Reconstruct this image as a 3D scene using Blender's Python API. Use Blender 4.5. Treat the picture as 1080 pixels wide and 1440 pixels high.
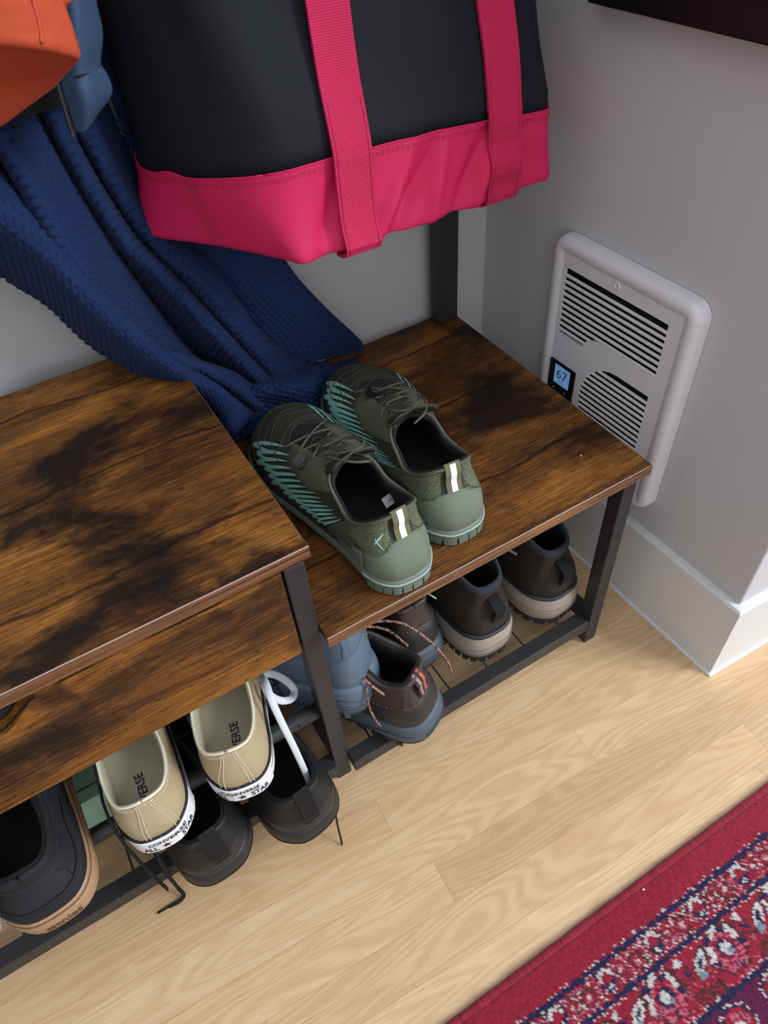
import bpy, bmesh, math, random
import numpy as np
from mathutils import Matrix, Vector, noise as mnoise

for o in list(bpy.data.objects): bpy.data.objects.remove(o)
scn = bpy.context.scene
COL = scn.collection
random.seed(7)
rng = np.random.default_rng(11)
PI = math.pi

# ---------------------------------------------------------------- camera, light, exposure
CAM_R = ((0.8542336, 0.4154003, -0.3126140), (-0.5161523, 0.6056731, -0.6055963), (-0.0622230, 0.6786771, 0.7317962))
CAM_C = (-0.535649, -0.366252, 0.913706)
FPX = 1008.557                       # focal length in pixels of the 1080 x 1440 frame
cam_d = bpy.data.cameras.new('camera')
cam_d.sensor_fit = 'AUTO'; cam_d.sensor_width = 36.0; cam_d.lens = FPX / 1440 * 36.0
cam_d.clip_start = 0.02
cam = bpy.data.objects.new('camera', cam_d); COL.objects.link(cam)
M = Matrix(CAM_R).to_4x4(); M.translation = Vector(CAM_C); cam.matrix_world = M
scn.camera = cam
scn.view_settings.view_transform = 'Standard'; scn.view_settings.look = 'None'
scn.view_settings.gamma = 1.0; scn.view_settings.use_curve_mapping = False
scn.view_settings.exposure = 0.17

w = bpy.data.worlds.new('overcast_daylight'); scn.world = w; w.use_nodes = True
bg = w.node_tree.nodes['Background']
bg.inputs[0].default_value = (0.90, 0.95, 1.0, 1); bg.inputs[1].default_value = 1.15

def area_light(name, loc, target, sx, sy, power, col):
    d = bpy.data.lights.new(name, 'AREA'); d.shape = 'RECTANGLE'; d.size = sx; d.size_y = sy
    d.energy = power; d.color = col
    o = bpy.data.objects.new(name, d); COL.objects.link(o); o.location = loc
    o.rotation_euler = (Vector(target) - Vector(loc)).to_track_quat('-Z', 'Y').to_euler()
    return o
area_light('window_daylight', (1.65, -1.80, 1.95), (-0.3, 0.0, 0.3), 1.2, 1.2, 84, (0.90, 0.96, 1.0))

# ---------------------------------------------------------------- helpers
def s2l(c):
    return tuple((v / 12.92 if v <= 0.04045 else ((v + 0.055) / 1.055) ** 2.4) for v in c)
def rgb(r, g, b): return s2l((r / 255, g / 255, b / 255))

class NT:
    """tiny node-tree writer"""
    def __init__(s, name):
        s.m = bpy.data.materials.new(name); s.m.use_nodes = True
        s.t = s.m.node_tree; s.b = s.t.nodes['Principled BSDF']
    def n(s, kind, **kw):
        nd = s.t.nodes.new(kind)
        for k, v in kw.items():
            if k.startswith('i_'):
                key = k[2:]; key = int(key) if key.isdigit() else key
                nd.inputs[key].default_value = v
            else: setattr(nd, k, v)
        return nd
    def l(s, a, b): s.t.links.new(a, b)
    def coords(s, kind='Object', scale=(1, 1, 1), rot=(0, 0, 0), loc=(0, 0, 0)):
        tc = s.n('ShaderNodeTexCoord'); mp = s.n('ShaderNodeMapping')
        mp.inputs['Scale'].default_value = scale; mp.inputs['Rotation'].default_value = rot; mp.inputs['Location'].default_value = loc
        s.l(tc.outputs[kind], mp.inputs['Vector']); return mp.outputs['Vector']
    def noise(s, vec, scale, detail=4, rough=0.55, dist=0.0):
        nd = s.n('ShaderNodeTexNoise'); nd.inputs['Scale'].default_value = scale; nd.inputs['Detail'].default_value = detail
        nd.inputs['Roughness'].default_value = rough; nd.inputs['Distortion'].default_value = dist
        if vec is not None: s.l(vec, nd.inputs['Vector'])
        return nd.outputs['Fac']
    def ramp(s, fac, stops, interp='LINEAR'):
        r = s.n('ShaderNodeValToRGB'); r.color_ramp.interpolation = interp
        el = r.color_ramp.elements
        while len(el) < len(stops): el.new(0.5)
        for e, (p, c) in zip(el, stops):
            e.position = p; e.color = (*c, 1) if len(c) == 3 else c
        s.l(fac, r.inputs['Fac']); return r.outputs['Color']
    def mix(s, fac, a, b, mode='MIX'):
        nd = s.n('ShaderNodeMix', data_type='RGBA', blend_type=mode)
        for sock, v in ((nd.inputs[0], fac), (nd.inputs[6], a), (nd.inputs[7], b)):
            if hasattr(v, 'links') or hasattr(v, 'is_linked'): s.l(v, sock)
            elif isinstance(v, (int, float)): sock.default_value = v
            else: sock.default_value = (*v, 1)
        return nd.outputs[2]
    def math(s, op, a, b=0.0):
        nd = s.n('ShaderNodeMath', operation=op)
        for i, v in enumerate((a, b)):
            if isinstance(v, (int, float)): nd.inputs[i].default_value = v
            else: s.l(v, nd.inputs[i])
        return nd.outputs[0]
    def bump(s, h, strength=0.3, dist=0.001):
        nd = s.n('ShaderNodeBump'); nd.inputs['Strength'].default_value = strength; nd.inputs['Distance'].default_value = dist
        s.l(h, nd.inputs['Height']); s.l(nd.outputs['Normal'], s.b.inputs['Normal'])
    def col(s, c):
        if hasattr(c, 'is_linked'): s.l(c, s.b.inputs['Base Color'])
        else: s.b.inputs['Base Color'].default_value = (*c, 1)
    def set(s, rough=None, spec=None, metal=None, sheen=None):
        if rough is not None: s.b.inputs['Roughness'].default_value = rough
        if spec is not None: s.b.inputs['Specular IOR Level'].default_value = spec
        if metal is not None: s.b.inputs['Metallic'].default_value = metal
        if sheen is not None:
            s.b.inputs['Sheen Weight'].default_value = sheen; s.b.inputs['Sheen Roughness'].default_value = 0.5

MATS = {}
def simple(name, c, rough=0.6, bscale=0, bstr=0.2, bdist=0.0006, var=0.0, vscale=30, spec=0.5, metal=0.0, sheen=None):
    if name in MATS: return MATS[name]
    t = NT(name); v = t.coords('Object')
    if var > 0:
        f = t.noise(v, vscale, 5)
        t.col(t.ramp(f, [(0.3, tuple(x * (1 - var) for x in c)), (0.7, tuple(min(1, x * (1 + var)) for x in c))]))
    else: t.col(c)
    if bscale: t.bump(t.noise(v, bscale, 4), bstr, bdist)
    t.set(rough, spec, metal, sheen); MATS[name] = t.m; return t.m

def weave(name, c, su, sv, rough=0.75, strength=0.5, dist=0.0006, var=0.1, diag=0.0, c2=None, sheen=None, kind='UV'):
    """woven cloth: sin x sin relief in UV (metres) space"""
    t = NT(name); tc = t.n('ShaderNodeTexCoord'); sp = t.n('ShaderNodeSeparateXYZ'); t.l(tc.outputs[kind], sp.inputs[0])
    x, y = sp.outputs[0], sp.outputs[1]
    if diag:
        x2 = t.math('ADD', x, t.math('MULTIPLY', y, diag))
    else: x2 = x
    a = t.math('SINE', t.math('MULTIPLY', x2, su)) ; b = t.math('SINE', t.math('MULTIPLY', y, sv)) if sv else None
    h = t.math('ADD', a, b) if b is not None else a
    h = t.math('MULTIPLY', t.math('ADD', h, 2.0), 0.25)
    n = t.noise(t.coords('Object'), 60, 4)
    cc = t.mix(h, tuple(q * (1 - var * 2.2) for q in c) if c2 is None else c2, c)
    cc = t.mix(t.math('MULTIPLY', n, 0.25), cc, tuple(q * 0.6 for q in c))
    t.col(cc); t.bump(h, strength, dist); t.set(rough, 0.3, sheen=sheen); MATS[name] = t.m
    return t.m

def tag(o, label=None, cat=None, group=None, kind=None):
    if label: o['label'] = label
    if cat: o['category'] = cat
    if group: o['group'] = group
    if kind: o['kind'] = kind
    return o
def empty(name, loc=(0, 0, 0), rot=(0, 0, 0), label=None, cat=None, group=None):
    o = bpy.data.objects.new(name, None); COL.objects.link(o); o.location = loc; o.rotation_euler = rot
    o.empty_display_size = 0.02
    return tag(o, label, cat, group)
def link(name, me, mat, parent=None):
    o = bpy.data.objects.new(name, me); COL.objects.link(o)
    if mat is not None and len(me.materials) == 0: me.materials.append(mat)
    if parent is not None: o.parent = parent
    return o
def mesh(name, V, F, mat, parent=None, smooth=True, uv=None):
    me = bpy.data.meshes.new(name)
    me.from_pydata([tuple(float(c) for c in v) for v in V], [], [tuple(int(i) for i in f) for f in F])
    if smooth: me.polygons.foreach_set('use_smooth', [True] * len(me.polygons))
    if uv is not None:
        ul = me.uv_layers.new(name='UVMap')
        idx = np.zeros(len(me.loops), dtype=np.int64); me.loops.foreach_get('vertex_index', idx)
        ul.data.foreach_set('uv', np.asarray(uv, float)[idx].ravel())
    me.update()
    return link(name, me, mat, parent)
def grid_faces(nr, nc, wrap=False, flip=False, off=0):
    F = []
    for i in range(nr - 1):
        for j in range(nc if wrap else nc - 1):
            a = i * nc + j; b = i * nc + (j + 1) % nc; c = (i + 1) * nc + (j + 1) % nc; d = (i + 1) * nc + j
            F.append((off + a, off + d, off + c, off + b) if flip else (off + a, off + b, off + c, off + d))
    return F
def join(parts):
    V = []; F = []
    for v, f in parts:
        o = len(V); V += [tuple(q) for q in v]; F += [tuple(i + o for i in g) for g in f]
    return V, F
def boxVF(x0, x1, y0, y1, z0, z1):
    V = [(x, y, z) for z in (z0, z1) for y in (y0, y1) for x in (x0, x1)]
    return V, [(0, 2, 3, 1), (4, 5, 7, 6), (0, 1, 5, 4), (2, 6, 7, 3), (0, 4, 6, 2), (1, 3, 7, 5)]
def box(name, x0, x1, y0, y1, z0, z1, mat, parent=None, bev=0.0008, seg=2):
    V, F = boxVF(x0, x1, y0, y1, z0, z1)
    bm = bmesh.new(); vs = [bm.verts.new(v) for v in V]
    for f in F: bm.faces.new([vs[i] for i in f])
    if bev: bmesh.ops.bevel(bm, geom=bm.edges[:], offset=bev, segments=seg, affect='EDGES', profile=0.5)
    bmesh.ops.recalc_face_normals(bm, faces=bm.faces[:])
    me = bpy.data.meshes.new(name); bm.to_mesh(me); bm.free()
    return link(name, me, mat, parent)
def catmull(P, n):
    P = np.asarray(P, float); m = len(P)
    if m == 2: return np.array([P[0] + (P[1] - P[0]) * t for t in np.linspace(0, 1, n)])
    E = np.vstack([2 * P[0] - P[1], P, 2 * P[-1] - P[-2]])
    out = []
    for s in np.linspace(0, m - 1, n):
        i = min(int(s), m - 2); t = s - i
        a, b, c, d = E[i], E[i + 1], E[i + 2], E[i + 3]
        out.append(0.5 * ((2 * b) + (c - a) * t + (2 * a - 5 * b + 4 * c - d) * t * t + (3 * b - 3 * c + d - a) * t ** 3))
    return np.array(out)
def tubeVF(P, r, k=7, flat=1.0, up=None, taper=None):
    """round or flattened cord along the points P (already dense)"""
    P = np.asarray(P, float); n = len(P)
    T = np.gradient(P, axis=0); T /= np.linalg.norm(T, axis=1)[:, None] + 1e-12
    u = np.array(up, float) if up is not None else np.array([0, 0, 1.0])
    if abs(np.dot(u, T[0])) > 0.95: u = np.array([1.0, 0, 0])
    V = []
    for i in range(n):
        s = np.cross(T[i], u); ns = np.linalg.norm(s)
        s = s / ns if ns > 1e-6 else np.array([1.0, 0, 0])
        q = np.cross(s, T[i]); q /= np.linalg.norm(q)
        if up is None: u = q
        rr = r * (taper[i] if taper is not None else 1.0)
        for j in range(k):
            a = 2 * PI * j / k
            V.append(P[i] + s * math.cos(a) * rr + q * math.sin(a) * rr * flat)
    F = grid_faces(n, k, wrap=True)
    F.append(tuple(range(k - 1, -1, -1))); F.append(tuple((n - 1) * k + j for j in range(k)))
    return V, F
def tube(name, P, r, mat, parent=None, k=7, flat=1.0, up=None, n=None, taper=None):
    P = catmull(P, n) if n else np.asarray(P, float)
    V, F = tubeVF(P, r, k, flat, up, taper)
    return mesh(name, V, F, mat, parent)
def prism(name, poly, axis, a0, a1, mat, parent=None, bev=0.0):
    """extrude a 2D polygon; axis = 'x','y','z' is the extrusion axis, poly gives the other two in order"""
    def p3(p, a):
        return (a, p[0], p[1]) if axis == 'x' else (p[0], a, p[1]) if axis == 'y' else (p[0], p[1], a)
    n = len(poly); bm = bmesh.new()
    A = [bm.verts.new(p3(p, a0)) for p in poly]; B = [bm.verts.new(p3(p, a1)) for p in poly]
    bm.faces.new(A); bm.faces.new(B[::-1])
    for i in range(n): bm.faces.new((A[i], B[i], B[(i + 1) % n], A[(i + 1) % n]))
    bmesh.ops.recalc_face_normals(bm, faces=bm.faces[:])
    if bev: bmesh.ops.bevel(bm, geom=bm.edges[:], offset=bev, segments=2, affect='EDGES', profile=0.5)
    me = bpy.data.meshes.new(name); bm.to_mesh(me); bm.free()
    return link(name, me, mat, parent)
def text_tris(s, size=1.0, bold=0.0):
    """triangulated lettering as 2D points + faces, centred; width returned"""
    cu = bpy.data.curves.new('lettering', 'FONT'); cu.body = s; cu.size = size; cu.align_x = 'CENTER'; cu.align_y = 'CENTER'
    cu.offset = bold; cu.resolution_u = 3
    ob = bpy.data.objects.new('lettering', cu); COL.objects.link(ob)
    dg = bpy.context.evaluated_depsgraph_get(); me = bpy.data.meshes.new_from_object(ob.evaluated_get(dg))
    V = np.array([tuple(v.co) for v in me.vertices]); F = [tuple(p.vertices) for p in me.polygons]
    bpy.data.objects.remove(ob); bpy.data.curves.remove(cu); bpy.data.meshes.remove(me)
    if len(V): V[:, 0] -= (V[:, 0].min() + V[:, 0].max()) / 2; V[:, 1] -= (V[:, 1].min() + V[:, 1].max()) / 2
    return V, F

# pixel of the photograph -> point on a plane it lies on
Rn = np.array(CAM_R); Cn = np.array(CAM_C)
def ray(u, v): return Rn @ np.array([(u - 540) / FPX, -(v - 720) / FPX, -1.0])
def on_y(u, v, y): d = ray(u, v); return Cn + d * (y - Cn[1]) / d[1]
def on_z(u, v, z): d = ray(u, v); return Cn + d * (z - Cn[2]) / d[2]
def on_x(u, v, x): d = ray(u, v); return Cn + d * (x - Cn[0]) / d[0]
# ---------------------------------------------------------------- materials of the setting
def wall_mat(name, c):
    t = NT(name); v = t.coords('Object')
    t.col(c); t.bump(t.noise(v, 420, 3), 0.12, 0.0005); t.set(0.62, 0.35); return t.m
m_wall = wall_mat('wall_paint', rgb(190, 189, 191))
m_trim = simple('trim_paint', rgb(208, 208, 208), 0.42, 60, 0.04)
m_ceil = simple('ceiling_paint', rgb(225, 225, 222), 0.8)

def oak():
    t = NT('oak_strip')
    oi = t.n('ShaderNodeObjectInfo'); tc = t.n('ShaderNodeTexCoord')
    off = t.n('ShaderNodeCombineXYZ'); t.l(t.math('MULTIPLY', oi.outputs['Random'], 37.0), off.inputs[0]); t.l(t.math('MULTIPLY', oi.outputs['Random'], 91.0), off.inputs[1])
    ad = t.n('ShaderNodeVectorMath', operation='ADD'); t.l(tc.outputs['Object'], ad.inputs[0]); t.l(off.outputs[0], ad.inputs[1])
    def mp(sc):
        m = t.n('ShaderNodeMapping'); m.inputs['Scale'].default_value = sc; t.l(ad.outputs[0], m.inputs[0]); return m.outputs[0]
    big = t.noise(mp((1.3, 11, 1)), 1.6, 2, 0.45, 0.25)
    ring = t.math('SINE', t.math('MULTIPLY', big, 120.0))
    ring = t.math('MULTIPLY', t.math('ADD', ring, 1.0), 0.5)
    fib = t.noise(mp((14, 420, 1)), 1.0, 3, 0.6)
    pore = t.noise(mp((30, 900, 1)), 1.0, 2, 0.5)
    base = t.ramp(t.noise(mp((0.8, 6, 1)), 1.0, 3), [(0.3, rgb(206, 176, 140)), (0.7, rgb(224, 198, 166))])
    base = t.mix(t.math('MULTIPLY', ring, 0.34), base, rgb(172, 132, 90))
    base = t.mix(t.math('MULTIPLY', fib, 0.48), base, rgb(180, 138, 92))
    pr = t.ramp(pore, [(0.60, (0, 0, 0)), (0.72, (1, 1, 1))])
    base = t.mix(t.math('MULTIPLY', pr, 0.34), base, rgb(140, 98, 60))
    tint = t.ramp(oi.outputs['Random'], [(0.0, (0.80, 0.76, 0.70)), (0.35, (1.0, 0.98, 0.95)), (0.7, (0.93, 0.88, 0.83)), (1.0, (1.04, 1.03, 1.0))])
    base = t.mix(1.0, base, tint, 'MULTIPLY')
    t.col(base); t.bump(t.math('ADD', fib, t.math('MULTIPLY', ring, 0.3)), 0.08, 0.0003); t.set(0.42, 0.4)
    return t.m
m_oak = oak()
m_gap = simple('floor_gap', rgb(120, 86, 52), 0.8)

# ---------------------------------------------------------------- floor of oak strips
FL = math.radians(-3.2)
floor = box('floor', -2.4, 2.6, -3.2, 0.70, -0.06, -0.0011, m_oak, bev=0)
tag(floor, kind='structure')
SW = 0.0505
plank_cache = {}
def plank(x0, x1, v0):
    Ln = round(x1 - x0, 3)
    if Ln not in plank_cache:
        V, F = boxVF(-Ln / 2 + 0.00008, Ln / 2 - 0.00008, -SW / 2 + 0.00008, SW / 2 - 0.00008, -0.001, 0.0)
        bm = bmesh.new(); vs = [bm.verts.new(q) for q in V]
        for f in F: bm.faces.new([vs[i] for i in f])
        bm.edges.ensure_lookup_table()
        top = [e for e in bm.edges if all(abs(q.co.z) < 1e-6 for q in e.verts)]
        bmesh.ops.bevel(bm, geom=top, offset=0.00012, segments=1, affect='EDGES')
        bmesh.ops.recalc_face_normals(bm, faces=bm.faces[:])
        me = bpy.data.meshes.new('floor_strip'); bm.to_mesh(me); bm.free(); me.materials.append(m_oak); plank_cache[Ln] = me
    o = bpy.data.objects.new('floor_strip', plank_cache[Ln]); COL.objects.link(o); o.parent = floor
    cx, cv = (x0 + x1) / 2, v0 + SW / 2
    # strips run along a line turned a little from the bench; pivot (-0.3, 0)
    o.location = (-0.3 + cx * math.cos(FL) - cv * math.sin(FL), cx * math.sin(FL) + cv * math.cos(FL), 0)
    o.rotation_euler = (0, 0, FL)
lens = [0.42, 0.55, 0.68, 0.8]
fr = random.Random(3)
for k in range(-13, 10):
    v0 = -0.0345 + k * SW
    x = -0.95 - fr.random() * 0.4
    if k == -2: x = 0.163 - 0.68 - 0.55
    first = (k == -2)
    while x < 0.85:
        Ln = (0.55 if x < -0.9 else 0.68 if x < 0.0 else 0.8) if first else fr.choice(lens)
        plank(x, x + Ln, v0); x += Ln

# ---------------------------------------------------------------- walls
WY = math.radians(-2.3)                      # back wall is not quite square to the bench
def back_y(x): return 0.4125 + (0.0685 - x) * math.tan(-WY)
RT = 0.023
def right_x(y): return 0.0805 - RT * (y + 0.13)
BX = 0.0105                                  # baseboard thickness
def slab(name, poly, z0, z1, mat, parent=None, bev=0.0):
    return prism(name, poly, 'z', z0, z1, mat, parent, bev)
tag(slab('wall_back', [(-2.4, back_y(-2.4)), (0.2, back_y(0.2)), (0.2, 0.62), (-2.4, 0.62)], 0, 2.45, m_wall), kind='structure')
cy = -0.1215
RS = -0.05                                   # slope of the return wall
def ret_y(x): return cy + (x - right_x(cy)) * RS
tag(slab('wall_right', [(right_x(cy), cy), (2.6, ret_y(2.6)), (2.6, 0.62), (0.15, 0.62), (right_x(0.5), 0.5)], 0, 2.45, m_wall, bev=0.002), kind='structure')
tag(box('wall_left', -2.5, -2.4, -3.2, 0.62, 0, 2.45, m_wall), kind='structure')
# baseboards: the right one with its bevelled top, mitred round the outer corner
def baseboard(name, pts_in, pts_out, H, mat):
    n = len(pts_in); V = []
    prof = [(1.0, 0.0), (1.0, H - 0.003), (0.75, H), (0.0, H)]
    for (a, b) in zip(pts_in, pts_out):
        for f, z in prof: V.append((a[0] + (b[0] - a[0]) * f, a[1] + (b[1] - a[1]) * f, z))
    F = grid_faces(n, 4); F += [(0, 1, 2, 3), tuple((n - 1) * 4 + i for i in (3, 2, 1, 0))]
    o = mesh(name, V, F, mat, smooth=False); tag(o, kind='structure'); return o
e = 0.0003
pin = [(right_x(0.39) + e, 0.39), (right_x(cy) + e, cy + e), (2.5, ret_y(2.5) + e)]
pout = [(right_x(0.39) - BX, 0.39), (right_x(cy) - BX, cy - BX), (2.5, ret_y(2.5) - BX)]
baseboard('baseboard_right', pin, pout, 0.146, m_trim)
# caulk line / shoe bead where the baseboard meets the floor
pin2 = [(right_x(0.39) - BX, 0.39), (right_x(cy) - BX, cy - BX), (2.5, ret_y(2.5) - BX)]
pout2 = [(right_x(0.39) - BX - 0.003, 0.39), (right_x(cy) - BX - 0.003, cy - BX - 0.003), (2.5, ret_y(2.5) - BX - 0.003)]
baseboard('trim_1', pin2, pout2, 0.004, simple('caulk', rgb(214, 216, 222), 0.6))
bb = [(-2.39, back_y(-2.39) + e), (right_x(0.4) - BX - 0.004, back_y(0.06) + e)]
baseboard('baseboard_back', bb, [(q[0], q[1] - BX) for q in bb], 0.146, m_trim)

# ---------------------------------------------------------------- rug
def build_rug():
    ang = math.radians(-0.75); y0 = -0.2765
    xs = np.concatenate([np.arange(-1.3, -0.70, 0.01), np.arange(-0.70, 0.70, 0.0019), np.arange(0.70, 1.3, 0.01)])
    vs = np.concatenate([np.arange(0.0078, 0.43, 0.0019), np.arange(0.43, 1.2, 0.01)])
    X, Vv = np.meshgrid(xs, vs)
    h = rng.random(X.shape); h2 = rng.random(X.shape)
    jx = X + (rng.random(X.shape) - 0.5) * 0.0028; jv = Vv + (rng.random(X.shape) - 0.5) * 0.0028
    RED = np.array(rgb(140, 30, 50)); DRED = np.array(rgb(128, 24, 44)); NAVY = np.array(rgb(30, 32, 66)); WHITE = np.array(rgb(186, 180, 178))
    PINK = np.array(rgb(176, 92, 110)); BROWN = np.array(rgb(70, 38, 40)); PURP = np.array(rgb(84, 24, 58)); GREY = np.array(rgb(110, 128, 140))
    Ccol = np.empty(X.shape + (3,)); Ccol[:] = RED
    def put(mask, c): Ccol[mask] = c
    # plain outer band
    put(jv < 0.040, RED * 0.97)
    # guard band
    g = (jv > 0.043) & (jv < 0.073)
    P = 0.066; ph = ((jx + 0.236) / P) % 1.0; gv = (jv - 0.058) / 0.0145       # gv in -1..1 across the band
    px = (ph - 0.5) * P; pv = jv - 0.058
    alt = (np.floor((jx + 0.236) / P).astype(int) % 2 == 0)
    hatch = np.sin((px * 0.8 + np.abs(pv) * 0.9) * 1500 + alt * 1.5)
    put(g & (hatch > 0.1) & (np.abs(px) < 0.024) & (h < 0.75), PINK)
    put(g & (hatch > 0.75) & (h < 0.6), WHITE)
    put(g & (hatch < -0.75) & (h < 0.75), BROWN)
    for cx, cv, r in ((0.006, 0.001, 0.0085), (-0.014, -0.002, 0.0065)):
        d = np.hypot(px - cx, (pv - cv) * 0.95)
        put(g & (d < r), RED); put(g & (d < r) & (d > r * 0.72) & (h < 0.8), BROWN)
        put(g & (d < r * 0.55) & (h < 0.5), PINK); put(g & (d < r * 0.28), WHITE)
    d = np.hypot((np.abs(px) - P / 2), pv + 0.004); 
    put(g & (d < 0.0105), NAVY); put(g & (d < 0.0075) & (pv < 0.001), RED); put(g & (d < 0.009) & (d > 0.0055) & (pv < -0.003), WHITE)
    put(g & (np.hypot(np.abs(px) - P / 2, pv - 0.007) < 0.0042) & (h < 0.85), WHITE); put(g & (np.hypot(np.abs(px) - P / 2 + .002, pv - 0.008) < 0.002), NAVY)
    # main border with curled white and navy blooms
    mb = (jv > 0.075) & (jv < 0.130)
    P2 = 0.087; ph = ((jx + 0.261) / P2 + 0.5) % 1.0; bx = (ph - 0.5) * P2; bv = jv - 0.0985
    put(mb & (np.sin(bx * 900 + bv * 500) > 0.72) & (h < 0.55) & (bv > 0.004), PINK)
    put(mb & (bv > 0.014) & (np.abs(bx) > 0.026) & (h < 0.55), BROWN)
    ang1 = np.arctan2(bv, bx)
    d = np.hypot(bx, bv * 1.05)
    ringr = 0.0215 + 0.0022 * np.sin(ang1 * 7)
    put(mb & (d < ringr + 0.0035) & (h < 0.8), BROWN)
    put(mb & (d < ringr), RED)
    arc = mb & (np.abs(d - ringr + 0.0028) < 0.0032)
    put(arc & (bv < 0.006), WHITE); put(arc & (np.sin(ang1 * 5 + 0.6) > 0.35), NAVY); put(arc & (bv > 0.006) & (h < 0.6), PINK)
    put(mb & (d < 0.0098) & (h2 < 0.9), NAVY); put(mb & (d < 0.0062), WHITE); put(mb & (np.hypot(bx - 0.003, bv - 0.005) < 0.0035), GREY)
    put(mb & (np.abs(d - 0.0128) < 0.0017) & (h < 0.5), PINK)
    for sgn in (-1, 1):                                       # leaves either side of a bloom
        lx = bx - sgn * 0.0335; lv = bv + 0.004
        q = np.hypot((lx * 0.8 + lv * 0.6 * sgn) / 1.0, (-lx * 0.6 * sgn + lv * 0.8) / 0.42)
        put(mb & (q < 0.0165) & (h < 0.92), BROWN); put(mb & (q < 0.0125), WHITE if sgn < 0 else RED); put(mb & (q < 0.006), NAVY)
        if sgn < 0: put(mb & (np.hypot(lx + 0.006, lv - 0.010) < 0.0048), GREY)
        else: put(mb & (np.hypot(lx + 0.002, lv + 0.011) < 0.0042), WHITE)
    # field beyond
    f = jv >= 0.130
    put(f, PURP); P3 = 0.058
    fx = ((jx / P3 + 0.2) % 1 - 0.5) * P3; fv = ((jv - 0.130) / 0.05 % 1 - 0.5) * 0.05; d = np.hypot(fx, fv)
    put(f & (d < 0.021) & (h < 0.7), NAVY); put(f & (d < 0.016) & (h < 0.9), RED); put(f & (d < 0.012) & (h < 0.6), PINK); put(f & (d < 0.005), WHITE); put(f & (np.abs(d - 0.019) < 0.0013) & (h < 0.5), WHITE)
    # navy outlines with white ticks
    for vc, side in ((0.0415, -1), (0.0735, 1), (0.1305, -1)):
        wob = 0.0008 * np.sin(jx * 420)
        put(np.abs(jv - vc - wob) < 0.0027, NAVY)
        t = (jv - vc - wob) * side
        put((t > 0.0022) & (t < 0.0050) & (np.sin(jx * 1250 + h * 1.2) > 0.25) & (h2 < 0.5), WHITE * 0.85 + PINK * 0.1)
    Ccol *= (0.76 + 0.48 * rng.random(X.shape))[..., None]
    Z = 0.0085 + 0.0011 * rng.random(X.shape) + 0.00035 * np.sin(X * 1900 + Vv * 700)
    Z[0] = 0.0072
    Y = y0 - Vv
    V = np.stack([X, Y, Z], -1).reshape(-1, 3)
    c, s = math.cos(ang), math.sin(ang)
    V = np.stack([V[:, 0] * c - (V[:, 1] - y0) * s, y0 + V[:, 0] * s + (V[:, 1] - y0) * c, V[:, 2]], -1)
    nr, nc = X.shape
    ii, jj = np.meshgrid(np.arange(nr - 1), np.arange(nc - 1), indexing='ij')
    a = (ii * nc + jj).ravel(); F = np.stack([a, a + nc, a + nc + 1, a + 1], -1)
    root = empty('rug', (0, -0.2765, 0), label='dark red oriental rug with navy and white floral border, on the wood floor', cat='rug')
    V[:, 1] += 0.2765
    me = bpy.data.meshes.new('pile'); me.vertices.add(len(V)); me.vertices.foreach_set('co', V.ravel())
    me.loops.add(len(F) * 4); me.loops.foreach_set('vertex_index', F.ravel().astype(np.int32))
    me.polygons.add(len(F)); me.polygons.foreach_set('loop_start', np.arange(0, len(F) * 4, 4, dtype=np.int32)); 
    me.polygons.foreach_set('use_smooth', np.ones(len(F), bool))
    me.update(calc_edges=True); me.validate()
    at = me.color_attributes.new('knots', 'FLOAT_COLOR', 'POINT')
    at.data.foreach_set('color', np.concatenate([Ccol.reshape(-1, 3), np.ones((len(V), 1))], 1).ravel())
    t = NT('rug_pile'); a_ = t.n('ShaderNodeVertexColor', layer_name='knots')
    n = t.noise(t.coords('Object', (1, 1, 1)), 900, 3)
    t.col(t.mix(0.35, a_.outputs['Color'], t.ramp(n, [(0.3, (0.35, 0.35, 0.35)), (0.7, (1, 1, 1))]), 'MULTIPLY'))
    t.bump(n, 0.5, 0.0012); t.set(0.95, 0.1, sheen=0.25)
    link('pile', me, t.m, root)
    # serged edge: a rolled red binding
    xs2 = np.arange(-1.3, 1.3, 0.006); V = []; K = 9
    for x in xs2:
        for k in range(K):
            a = PI * (1.0 - k / (K - 1) * 1.0) + 0.0
            r = 0.0056 + 0.0002 * math.sin(x * 900)
            lx, lv, lz = x, 0.0046 + r * -math.cos(a) * -1 * -1, 0.0042 + r * math.sin(a)
            yy = -lv
            V.append((lx * c - yy * s, lx * s + yy * c, lz if 0 < k < K - 1 else 0.0005))
    tb = NT('rug_binding'); nb = t = tb.noise(tb.coords('Object', (700, 60, 60)), 1.0, 3)
    tb.col(tb.ramp(nb, [(0.3, rgb(104, 18, 34)), (0.7, rgb(142, 34, 52))])); tb.bump(nb, 0.5, 0.001); tb.set(0.85, 0.2, sheen=0.2)
    mesh('binding', V, grid_faces(len(xs2), K), tb.m, root)
    # a thread end on the pile
    return root
build_rug()

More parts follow.
